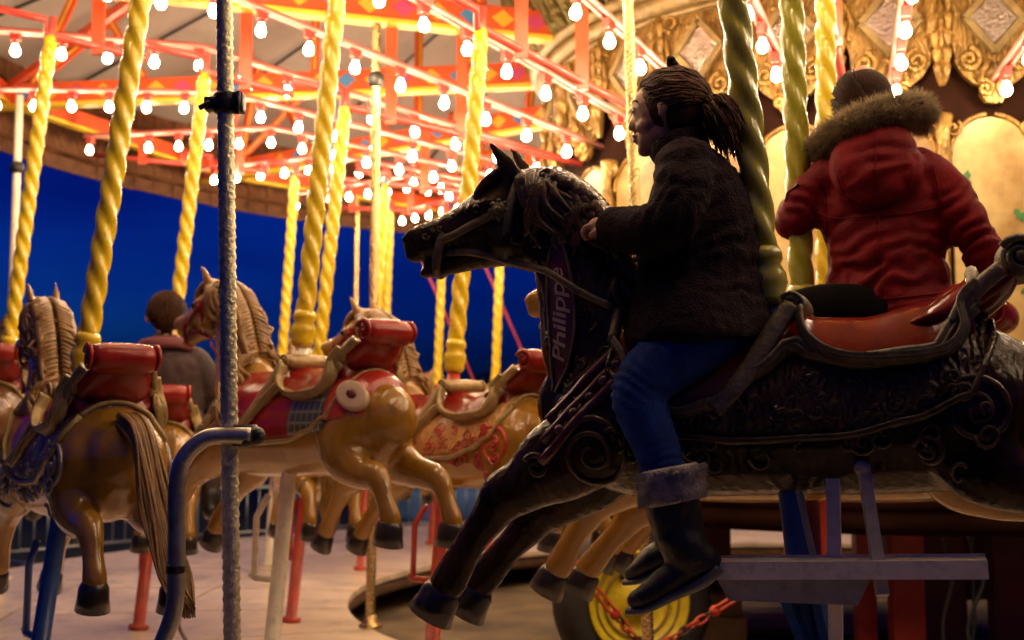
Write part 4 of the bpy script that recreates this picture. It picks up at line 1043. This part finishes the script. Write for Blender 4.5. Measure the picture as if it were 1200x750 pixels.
# chain axes: shoulders run along x, so width is given along x
SX = (1, 0, 0)
rb_me = organic([{'p': [(-.18,-.03,.80,.05,.05),(-.18,-.035,.86,.055,.06),(-.178,-.04,.91,.07,.08),(-.178,-.04,.95,.068,.076),(-.178,-.038,.985,.05,.055)], 'n': 4, 'side': SX},
  {'p': [(-.2,0,.33,.13,.10),(-.2,0,.5,.12,.09),(-.195,0,.66,.13,.08),(-.19,-.01,.76,.07,.05)], 'n': 4, 'side': SX},
  {'p': [(-.09,0,.71,.04),(.0,-.02,.60,.036),(.005,-.09,.67,.03),(-.005,-.10,.70,.025)], 'n': 4}, {'p': [(-.3,0,.71,.04),(-.43,.03,.56,.036),(-.5,.02,.43,.03),(-.49,.0,.37,.025)], 'n': 4}]
  + hand_chains((-.005,-.10,.705), (.1,-.1,1), (-1,.3,.2), 1, 1, .9) + hand_chains((-.49,.0,.375), (.05,-.1,-1), (-.7,.7,0), -1, .6, .9), .007, it=3, tris=.6)
mesh_obj('body', rb_me, M['skin'], red)
rc = organic([{'p': [(-.235,.0,.245,.185,.15),(-.235,.0,.30,.19,.15),(-.232,.0,.40,.168,.135),(-.228,.0,.50,.168,.13),(-.22,.0,.61,.18,.12),(-.212,-.005,.69,.172,.105),(-.205,-.01,.745,.12,.085),(-.195,-.02,.79,.075,.07)], 'n': 5, 'side': SX},
  {'p': [(-.10,0,.705,.075),(-.035,-.01,.655,.072),(.012,-.01,.595,.062),(.03,-.03,.60,.058),(.012,-.085,.66,.048),(.0,-.10,.695,.042)], 'n': 5},
  {'p': [(-.32,0,.70,.078),(-.39,.01,.64,.072),(-.435,.03,.56,.066),(-.475,.03,.48,.06),(-.495,.015,.42,.05)], 'n': 5},
  {'p': [(-.205,.05,.80,.10,.07),(-.21,.085,.74,.125,.07),(-.215,.105,.68,.125,.06),(-.22,.105,.625,.10,.045),(-.22,.09,.595,.05,.03)], 'n': 5, 'side': SX}], .0085, it=5)
displace(rc, lambda c: .012*mn.noise(c*6.5) - .010*(1 - abs(mn.noise(Vector((c.x*5 + c.z*4, c.y*6, c.z*11)))))**6 + .003*mn.noise(c*26))
folds(rc, [(Vector((-.2,.14,.40)), Vector((.35,0,.94)).normalized(), .055, .006, .2), (Vector((-.43,.08,.55)), Vector((-.5,0,-.85)).normalized(), .04, .006, .13), (Vector((.0,.05,.62)), Vector((.7,0,-.7)).normalized(), .035, .005, .1), (Vector((-.22,.15,.66)), Vector((.2,.2,1)).normalized(), .05, .004, .12)])
rcoat = mesh_obj('coat', rc, M['red_coat'], red)
cbvh = BVHTree.FromPolygons([v.co.copy() for v in rc.vertices], [list(p.vertices) for p in rc.polygons])
def seam(pts, r_=.0028, nm='seam', m_='red_coat'):
    q = []
    for x, z in cat(pts, 8):
        h_ = cbvh.ray_cast(Vector((x, .8, z)), Vector((0,-1,0)))
        if h_[0] is not None: q.append(h_[0] + h_[1]*.0008)
    if len(q) > 3:
        bm = bmesh.new(); tube(bm, q, (r_, r_*.7), 5); obj(nm, bm, M[m_], rcoat)
for pts in ([(-.40,.60),(-.30,.575),(-.2,.57),(-.1,.575),(-.05,.6)], [(-.06,.70),(-.075,.62),(-.07,.52)], [(-.36,.71),(-.375,.62),(-.385,.5)], [(-.215,.57),(-.222,.44),(-.225,.3)], [(-.40,.36),(-.3,.345),(-.2,.342),(-.08,.36)], [(-.31,.70),(-.29,.63),(-.215,.592),(-.14,.63),(-.115,.70)], [(-.215,.79),(-.216,.70),(-.218,.61)]):
    seam(pts); seam([(x + .007, z - .006) for x, z in pts], .0016)
seam([(-.0,.685),(.03,.665),(.04,.64)], .006, 'cuff_tab', 'maroon_paint')
def hood_ring(t):
    """open ring round the neck, higher on one side"""
    a = -.5 + (math.pi + 1.0)*t
    return Vector((-.197 + .132*math.cos(a), -.03 + .115*math.sin(a), .838 - .042*math.cos(a) + .006*math.sin(a)))
bm = bmesh.new(); pts = [hood_ring(i/30) for i in range(31)]
tube(bm, pts, [(.027 + .01*math.sin(math.pi*i/30)) for i in range(31)], 12)
fr = obj('hood_fur', bm, M['fur_brown'], rcoat)
def fur_pt(r):
    t = r.random(); p = hood_ring(t); tg = (hood_ring(min(1, t+.01)) - hood_ring(max(0, t-.01))).normalized()
    a = r.uniform(0, 6.283); u = tg.orthogonal().normalized(); v = tg.cross(u); nn = u*math.cos(a) + v*math.sin(a)
    return p + nn*(.025 + .01*math.sin(math.pi*t)), nn
o_ = obj('fur_pile', fur(fur_pt, 10000, .04, .0014, 3, .2), M['fur_brown'], rcoat); o_['kind'] = 'stuff'
bm = hair_strands(5, (-.178,-.035,.925), .086, .094, .098, (-.18,.045,.80), 460, .004, .5, (0,1,.25))
obj('hair', bm, M['dark_hair'], red)
for s in (1, -1):
    tm = organic([{'p': [(-.2,s*.07,.30,.085),(-.06,s*.135,.31,.075),(.05,s*.17,.27,.066),(.06,s*.185,.20,.06),(.04,s*.20,.10,.05),(.03,s*.20,.0,.046)], 'n': 5}], .008, it=4)
    wrinkle(tm, .006, 12); mesh_obj('trouser_leg', tm, M['trousers_black'], red)
    bt = organic([{'p': [(.03,s*.20,.0,.05),(.025,s*.20,-.05,.045)], 'n': 3}, {'p': [(.0,s*.2,-.06,.034),(.07,s*.2,-.07,.036),(.14,s*.2,-.08,.028)], 'n': 3}], .008, it=4)
    mesh_obj('boot', bt, M['boot_black'], red)

# --- boy in a dark jacket, seen from behind
qx, qy = pole_xy(72.5, 4.15); qrz = math.atan2(math.sin(R(72.5)), -math.cos(R(72.5)))
boy = person('boy with short brown hair in a dark plum jacket riding a tan horse', (qx, qy, E0 - .235), qrz)
boy.scale = (1.15, 1.15, 1.15)
OX = -.03
b_me = organic([{'p': [(OX-.02,0,.52,.04),(OX-.015,0,.6,.045)], 'n': 3}, {'p': [(OX-.02,0,.69,.05,.06),(OX,0,.692,.07,.085),(OX+.02,0,.69,.07,.085),(OX+.03,0,.68,.055,.07)], 'n': 4},
  {'p': [(OX+.01,0,.65,.055,.05),(OX+.06,0,.62,.035,.03)], 'n': 3}, {'p': [(OX+.06,0,.68,.008),(OX+.085,0,.66,.009)], 'n': 2},
  {'p': [(OX,.08,.70,.006,.012),(OX+.004,.084,.68,.007,.017),(OX+.01,.08,.66,.006,.01)], 'n': 3}, {'p': [(OX,-.08,.70,.006,.012),(OX+.004,-.084,.68,.007,.017),(OX+.01,-.08,.66,.006,.01)], 'n': 3},
  {'p': [(OX,0,.25,.1,.09),(OX,0,.4,.1,.08),(OX,0,.53,.07,.05)], 'n': 3}]
  + [{'p': [(OX,s*.12,.49,.035),(OX+.03,s*.17,.36,.03),(OX+.14,s*.12,.34,.025),(.12,s*.05,.37,.02)], 'n': 3} for s in (1, -1)]
  + hand_chains((.11,.05,.37), (.9,-.3,.2), (0,.3,1), -1, 1, .8) + hand_chains((.11,-.05,.37), (.9,.3,.2), (0,-.3,1), 1, 1, .8), .007, it=3, tris=.6)
mesh_obj('body', b_me, M['skin'], boy)
jk = organic([{'p': [(OX,0,.215,.16,.13),(OX,0,.28,.165,.13),(OX-.005,0,.38,.165,.125),(OX-.01,0,.46,.165,.115),(OX-.01,0,.52,.13,.09),(OX-.01,0,.555,.08,.07)], 'n': 5}]
  + [{'p': [(OX,s*.125,.495,.07),(OX+.005,s*.175,.42,.064),(OX+.03,s*.185,.35,.06),(OX+.1,s*.14,.335,.05),(.10,s*.06,.365,.042)], 'n': 5} for s in (1, -1)], .009, it=5)
wrinkle(jk, .014, 8, 1, .004, 30); jko = mesh_obj('jacket', jk, M['jacket_plum'], boy)
bm = bmesh.new(); tube(bm, [(OX-.012 + .09*math.cos(2*math.pi*i/24), .105*math.sin(2*math.pi*i/24), .548 - .02*math.cos(2*math.pi*i/24)) for i in range(24)], (.028, .022), 8, side=(0,0,1), closed=True); obj('collar', bm, M['collar_plum'], jko)
for s in (1, -1):
    tm = organic([{'p': [(OX,s*.08,.24,.085),(.1,s*.165,.17,.07),(.17,s*.20,.10,.06),(.13,s*.21,-.02,.05),(.09,s*.21,-.12,.045)], 'n': 4}], .009, it=4)
    mesh_obj('trouser_leg', tm, M['jacket_plum'], boy)
    bt = organic([{'p': [(.09,s*.21,-.1,.045),(.08,s*.21,-.16,.042)], 'n': 2}, {'p': [(.05,s*.21,-.17,.03),(.17,s*.21,-.19,.03)], 'n': 3}], .009, it=3); mesh_obj('shoe', bt, M['boot_black'], boy)
bm = hair_strands(9, (OX-.004, 0, .70), .09, .084, .098, (OX-.05, 0, .615), 460, .004, .7); obj('hair', bm, M['dark_hair'], boy)

# ------------------------------------------------------------------ brass poles, handrail
def rope(L, r, pitch=.09, lobes=4, z0=0):
    bm = bmesh.new(); n = int(L/.006); seg = 16; rings = []
    for i in range(n+1):
        z = z0 + L*i/n
        ring = []
        for k in range(seg):
            a = 2*math.pi*k/seg; q = r*(1 + .06*math.cos(lobes*(a + 2*math.pi*z/pitch)) + .09*math.cos(lobes*(a - 2*math.pi*z/pitch)))
            ring.append(bm.verts.new((q*math.cos(a), q*math.sin(a), z)))
        rings.append(ring)
    for A, B in zip(rings, rings[1:]):
        for k in range(seg): bm.faces.new((A[k], A[(k+1) % seg], B[(k+1) % seg], B[k]))
    bm.faces.new(rings[0][::-1]); bm.faces.new(rings[-1]); return bm
def brass_pole(phi, r, dia, label, h_top=2.1, lean=(0,0), m='brass', knob=None):
    x, y = pole_xy(phi, r); e = empty('brass_pole', (x, y, PZ)); tag(e, label, 'pole')
    e.rotation_euler = (lean[0], lean[1], 0)
    obj('shaft', rope(E0 + h_top - PZ, dia/2), M[m], e)
    bm = bmesh.new(); lathe(bm, [(dia*1.3, 0), (dia*1.3, .012), (dia*.7, .03), (dia*.62, .06)], 16); obj('foot_flange', bm, M[m], e)
    if knob:
        bm = bmesh.new(); lathe(bm, [(dia*.55, knob-.04), (dia*.85, knob-.03), (dia*.95, knob), (dia*.85, knob+.03), (dia*.55, knob+.04)], 14); obj('knob', bm, M['dark_steel'], e)
    return e
brass_pole(32.2, 3.15, .042, 'slim brass pole rising behind the black horse beside the girl', lean=(0, R(-1.2)))
brass_pole(67.4, 3.15, .046, 'slim brass pole with dark knob at the inner edge of the platform', knob=E0 + 1.80 - PZ)
brass_pole(138.5, 5.6, .05, 'slim brass pole on the far platform edge beyond the white-poled horse', h_top=2.25)
brass_pole(148.5, 5.6, .05, 'slim brass pole on the far platform edge beyond the red-poled horse', h_top=2.25)
brass_pole(97.0, 5.6, .05, 'slim brass pole on the platform edge beyond the dark brown horse', h_top=2.25, m='white_paint', knob=E0 + 1.75 - PZ)
sx, sy = pole_xy(30.7, 5.45)
st = brass_pole(30.7, 5.45, .036, 'twisted metal pole with clamp standing at the platform edge by the handrail', h_top=2.4, m='rope_brass', lean=(0, R(-1.9)))
bm = bmesh.new(); z = E0 + .72 - PZ
lathe(bm, [(.024, z-.022), (.027, z-.018), (.027, z+.018), (.024, z+.022)], 14); box(bm, .012, .042, -.018, .018, z-.022, z+.022, bev=.004); box(bm, -.046, -.016, -.014, .014, z-.016, z+.014, bev=.004)
tube(bm, [(-.055, -.012, z-.012), (-.03, -.02, z-.002)], .006, 6); tube(bm, [(.03, -.02, z-.03), (.034, -.022, z+.02)], .006, 6)
obj('clamp', bm, M['dark_steel'], st)
hrail = empty('handrail', (sx, sy, PZ)); tag(hrail, 'bent steel tube handrail joined to the twisted pole at the platform edge', 'handrail')
zj = E0 - .02 - PZ
bm = bmesh.new()
pp = cat([(.02,-.03,zj), (-.05,-.04,zj), (-.085,-.045,zj-.012), (-.118,-.05,zj-.05), (-.13,-.05,zj-.11), (-.128,-.05,zj-.25), (-.130,-.05,zj-.36), (-.155,-.05,zj-.44), (-.18,-.05,zj-.52), (-.19,-.05,zj-.64), (-.19,-.05,0)], 6)
tube(bm, pp, .0185, 14); obj('rail', bm, M['steel'], hrail)
bm = bmesh.new(); lathe(bm, [(.027, zj-.022), (.03, zj-.015), (.03, zj+.018), (.026, zj+.024)], 14); ball(bm, (.03, -.02, zj), .02, 10, 8); ball(bm, (.012, -.032, zj-.008), .016, 10, 8); obj('clamp', bm, M['dark_steel'], hrail)
bm = bmesh.new(); lathe(bm, [(.0195, zj-.29), (.0205, zj-.285), (.0205, zj-.275), (.0195, zj-.27)], 12, Matrix.Translation((-.129, -.05, 0))); obj('sleeve_joint', bm, M['dark_steel'], hrail)

# ------------------------------------------------------------------ centre truck below the drum
def at(px, py_h, d): return Vector(((px-600)/1400*d, d, E0 + py_h))
tr = empty('centre_truck', (CX, CY, 0)); tag(tr, 'dark red centre truck standing under the gilded drum', 'truck')
bm = bmesh.new(); box(bm, -1.75, 1.2, -.45, .55, .74, .83, bev=.01); obj('chassis', bm, M['truck_red'], tr, False)
bm = bmesh.new(); box(bm, .05, 1.2, -.42, .5, .3, .735, bev=.01); obj('engine_case', bm, M['truck_red'], tr, False)
for x in (-.95, 1.0):
    bm = bmesh.new(); bar(bm, (x, -.1, .36), (x, .7, .36), .1, .1); bar(bm, (x, .1, .36), (x, .1, .6), .3, .12); obj('axle', bm, M['dark_steel'], tr, False)
bm = bmesh.new(); box(bm, -1.72, -.95, -.40, .5, .15, .735, bev=.01); obj('tool_locker', bm, M['truck_red'], tr, False)
for x, y, w_, m_ in ((-.42, -1.05, .1, 'post_red'), (-.30, -1.25, .16, 'post_red'), (-.02, -.9, .22, 'truck_red'), (.3, -1.0, .2, 'truck_red'), (.75, -.9, .06, 'post_red')):
    bm = bmesh.new(); box(bm, x, x + w_, y, y + .1, .02, E0 - .42, bev=.006); obj('jack_post', bm, M[m_], tr, False)
bm = bmesh.new(); lathe(bm, [(.5, .82), (.5, E0 + 2.1)], 24); obj('centre_pole', bm, M['spandrel'], tr)
wh = empty('truck_wheel', at(738, -.875, 6.15)); wh.rotation_euler = (R(90), 0, R(14)); tag(wh, 'large rubber wheel with yellow rim lying under the drum', 'wheel')
bm = bmesh.new(); prof = [(.24,-.1),(.29,-.125),(.35,-.125),(.39,-.1),(.402,-.06),(.402,.06),(.39,.1),(.35,.125),(.29,.125),(.24,.1)]
lathe(bm, prof, 40, caps=False); obj('tyre', bm, M['tyre'], wh)
bm = bmesh.new(); lathe(bm, [(.02,.075),(.07,.075),(.085,.06),(.12,.05),(.16,.055),(.165,.07),(.19,.075),(.2,.09),(.235,.1),(.25,.13),(.262,.13),(.262,.1),(.24,-.05)], 40); obj('rim', bm, M['rim_yellow'], wh)
bm = bmesh.new(); lathe(bm, [(.06,.07),(.055,.12),(.03,.135)], 16); obj('hub', bm, M['rim_yellow'], wh)
for r_ in (.17, .215):
    bm = bmesh.new(); tube(bm, [(r_*math.cos(2*math.pi*i/40), r_*math.sin(2*math.pi*i/40), .082 if r_ < .2 else .097) for i in range(40)], .006, 6, closed=True); obj('rim_groove', bm, M['plank'], wh)
for i in range(6):
    bm = bmesh.new(); lathe(bm, [(.011,.05),(.011,.072),(.006,.076)], 6, Matrix.Translation((.14*math.cos(i*1.047), .14*math.sin(i*1.047), 0))); obj('lug_nut', bm, M['dark_steel'], wh, False)
# timber cribbing, planks on the ground
def timber(loc, size, rz, label, m='plank'):
    bm = bmesh.new(); box(bm, -size[0]/2, size[0]/2, -size[1]/2, size[1]/2, 0, size[2], bev=.008)
    return tag(obj('timber_baulk', bm, M[m], None, False, loc, (0, 0, rz)), label, 'timber')
timber((1.02, 6.7, .006), (.5, .3, .12), .1, 'dark timber block on the dirt behind the yellow-rimmed wheel')
timber((1.03, 6.68, .127), (.48, .28, .13), -.05, 'dark timber block stacked on another behind the yellow-rimmed wheel')
timber((1.01, 6.7, .258), (.46, .28, .12), .04, 'topmost timber block of the stack behind the yellow-rimmed wheel')
for i in range(5):
    bm = bmesh.new(); box(bm, -.9, .9, -.12, .12, 0, .04, bev=.006)
    tag(obj('ground_plank', bm, M['plank'], None, False, (2.0, 7.6 + i*.26, .008), (0, 0, random.uniform(-.015, .015))), 'weathered plank laid flat on the dirt under the drum', 'plank', 'planks laid under the drum')
bm = bmesh.new(); box(bm, -.3, .3, -.06, .06, 0, .14, bev=.005); box(bm, -.3, -.25, -.1, .1, .0, .2); box(bm, .25, .3, -.1, .1, 0, .2)
tag(obj('jack_base', bm, M['dark_steel'], None, False, (2.05, 6.75, .006)), 'dark steel jack base under the red posts', 'jack')
# chains with red turnbuckles
def turnbuckle(p, q, label):
    p, q = Vector(p), Vector(q); e = empty('chain_stay', p); tag(e, label, 'chain'); d = q - p; L = d.length; d.normalize()
    u = d.orthogonal().normalized(); v = d.cross(u)
    a, b = .22*L, .68*L
    bm = bmesh.new(); tube(bm, [d*0, d*a*.5, d*a], .013, 8); ball(bm, d*a, .028, 10, 8); ball(bm, d*b, .028, 10, 8)
    tube(bm, [d*a + v*.02, d*(a+.03) + v*.024, d*(b-.03) + v*.024, d*b + v*.02], .0085, 6); tube(bm, [d*a - v*.02, d*(a+.03) - v*.024, d*(b-.03) - v*.024, d*b - v*.02], .0085, 6)
    tube(bm, [d*(a+.02), d*(a+.35*(b-a))], .009, 6); obj('turnbuckle', bm, M['post_red'], e)
    t = b; k = 0
    while t < L:
        c = d*(t + .028); s = u if k % 2 else v; bm = bmesh.new()
        tube(bm, [c + d*.032*math.cos(w_) + s*.018*math.sin(w_) for w_ in [2*math.pi*i/14 for i in range(14)]], .0065, 6, closed=True); obj('chain_link', bm, M['post_red' if k % 3 else 'dark_steel'], e)
        t += .047; k += 1
turnbuckle(at(648, -.52, 5.6), at(752, -1.02, 5.6), 'red turnbuckle and chain slanting past the yellow-rimmed wheel')
turnbuckle(at(965, -.52, 5.6), at(772, -1.0, 5.6), 'red turnbuckle and chain slanting below the foot board')
for (x, d, s) in ((1095, 5.7, .05), (1120, 5.6, .09), (1140, 5.75, -.04)):
    p = at(x, -.40, d); bm = bmesh.new()
    tube(bm, cat([(0,0,0), (s*.6,.02,-.16), (s,-.02,-.3), (s*.4,.05,-.55), (s*1.5,.08,-.86)], 6), .009, 6)
    tag(obj('hanging_cable', bm, M['cable'], None, True, p), 'thin black cable hanging below the drum', 'cable', 'cables hanging below the drum')

def guy_rope(p, q, label):
    p, q = Vector(p), Vector(q); bm = bmesh.new(); tube(bm, [p*0, (q-p)*.5 + Vector((0,0,-.03)), q-p], .014, 8)
    tag(obj('guy_rope', bm, M['rail_red'], None, True, p), label, 'rope')
guy_rope(pol(146, 6.1, 2.35), (.35, 15.2, 0), 'taut pinkish red guy rope slanting down behind the tan horses to the ground')
guy_rope(pol(153, 6.1, 2.35), (1.15, 15.6, 0), 'second taut red guy rope, slanting past the black horse muzzle beyond the ride')
# ------------------------------------------------------------------ surroundings beyond the platform
def barrier(loc, rz, label, group, m='galvanised', w_=2.0, h=.62, n=14):
    e = empty('crowd_barrier', loc, rz); tag(e, label, 'barrier', group)
    bm = bmesh.new(); tube(bm, [(-w_/2,0,.0), (-w_/2,0,h-.06), (-w_/2+.06,0,h), (w_/2-.06,0,h), (w_/2,0,h-.06), (w_/2,0,0)], .021, 8); obj('frame', bm, M[m], e)
    bm = bmesh.new(); tube(bm, [(-w_/2,0,.14), (w_/2,0,.14)], .016, 8); obj('lower_rail', bm, M[m], e)
    b_me = None
    for i in range(1, n):
        if b_me is None:
            bm = bmesh.new(); tube(bm, [(0,0,.14), (0,0,h)], .009, 6); b_me = to_mesh(bm, 'bar'); b_me.materials.append(M[m])
        share('bar', b_me, e, (-w_/2 + w_*i/n, 0, 0))
    for s in (-1, 1):
        bm = bmesh.new(); bar(bm, (s*w_*.4, -.25, .02), (s*w_*.4, .25, .02), .04, .03); obj('foot', bm, M[m], e, False)
for i, ph in enumerate((78, 94, 110, 126, 142, 158)):
    x, y = pole_xy(ph, 7.7); barrier((x, y, 0), -R(ph), 'low galvanised crowd barrier on the grass outside the platform', 'crowd barriers round the ride')
bm = bmesh.new()
n_ = 12
rows_ = [[bm.verts.new((-1.2 + 2.4*i/n_, .06*math.sin(i*1.7 + j), .02 + .5*j/4 + .02*math.sin(i*2.2))) for i in range(n_+1)] for j in range(5)]
for j in range(4):
    for i in range(n_): bm.faces.new((rows_[j][i], rows_[j][i+1], rows_[j+1][i+1], rows_[j+1][i]))
o_ = obj('tarpaulin', bm, M['tarp_blue'], None, True, (-.4, 15.6, .0)); md = o_.modifiers.new('s', 'SOLIDIFY'); md.thickness = .01
tag(o_, 'blue tarpaulin hung along the far barriers', 'tarpaulin')
def tree(loc, h, w_, seed, label):
    rnd = random.Random(seed); e = empty('tree', loc); tag(e, label, 'tree', 'dark trees beyond the ride')
    bm = bmesh.new(); tube(bm, [(0,0,0), (.05,0,h*.3), (-.05,.05,h*.75)], [.16, .12, .03], 8)
    for i in range(6):
        a = rnd.uniform(0, 6.28); tube(bm, [(0,0,h*(.3 + .07*i)), (w_*.3*math.cos(a), w_*.3*math.sin(a), h*(.45 + .07*i)), (w_*.42*math.cos(a), w_*.42*math.sin(a), h*(.55 + .06*i))], [.06, .035, .01], 5)
    obj('trunk', bm, M['bark'], e)
    bm = bmesh.new()
    cl = [(rnd.gauss(0, w_*.25), rnd.gauss(0, w_*.25), h*(.3 + .6*rnd.random()), rnd.uniform(.25, .5)*w_*.5) for _ in range(16)]
    for i in range(2600):
        c = cl[i % 16]; d = Vector((rnd.gauss(0,1), rnd.gauss(0,1), rnd.gauss(0,1))).normalized()*c[3]*rnd.uniform(.5, 1.1)
        p = Vector(c[:3]) + d; p.z = min(p.z, h*1.02); s = .09
        u = Vector((rnd.uniform(-1,1), rnd.uniform(-1,1), rnd.uniform(-1,1))).normalized()*s; v = u.orthogonal().normalized()*s*.6
        bm.faces.new([bm.verts.new(p + u), bm.verts.new(p + v), bm.verts.new(p - u), bm.verts.new(p - v)])
    obj('crown', bm, M['leaf_dark'], e, False)
for i in range(9):
    x = -7 + i*2.3; tree((x + random.uniform(-.4,.4), 34 + random.uniform(-2, 3), 0), 2.0 + .45*max(0, i-2)**.5*1.0 + random.uniform(-.2,.2), 3.2, i, 'low dark leafy tree in the hedge line beyond the barriers')
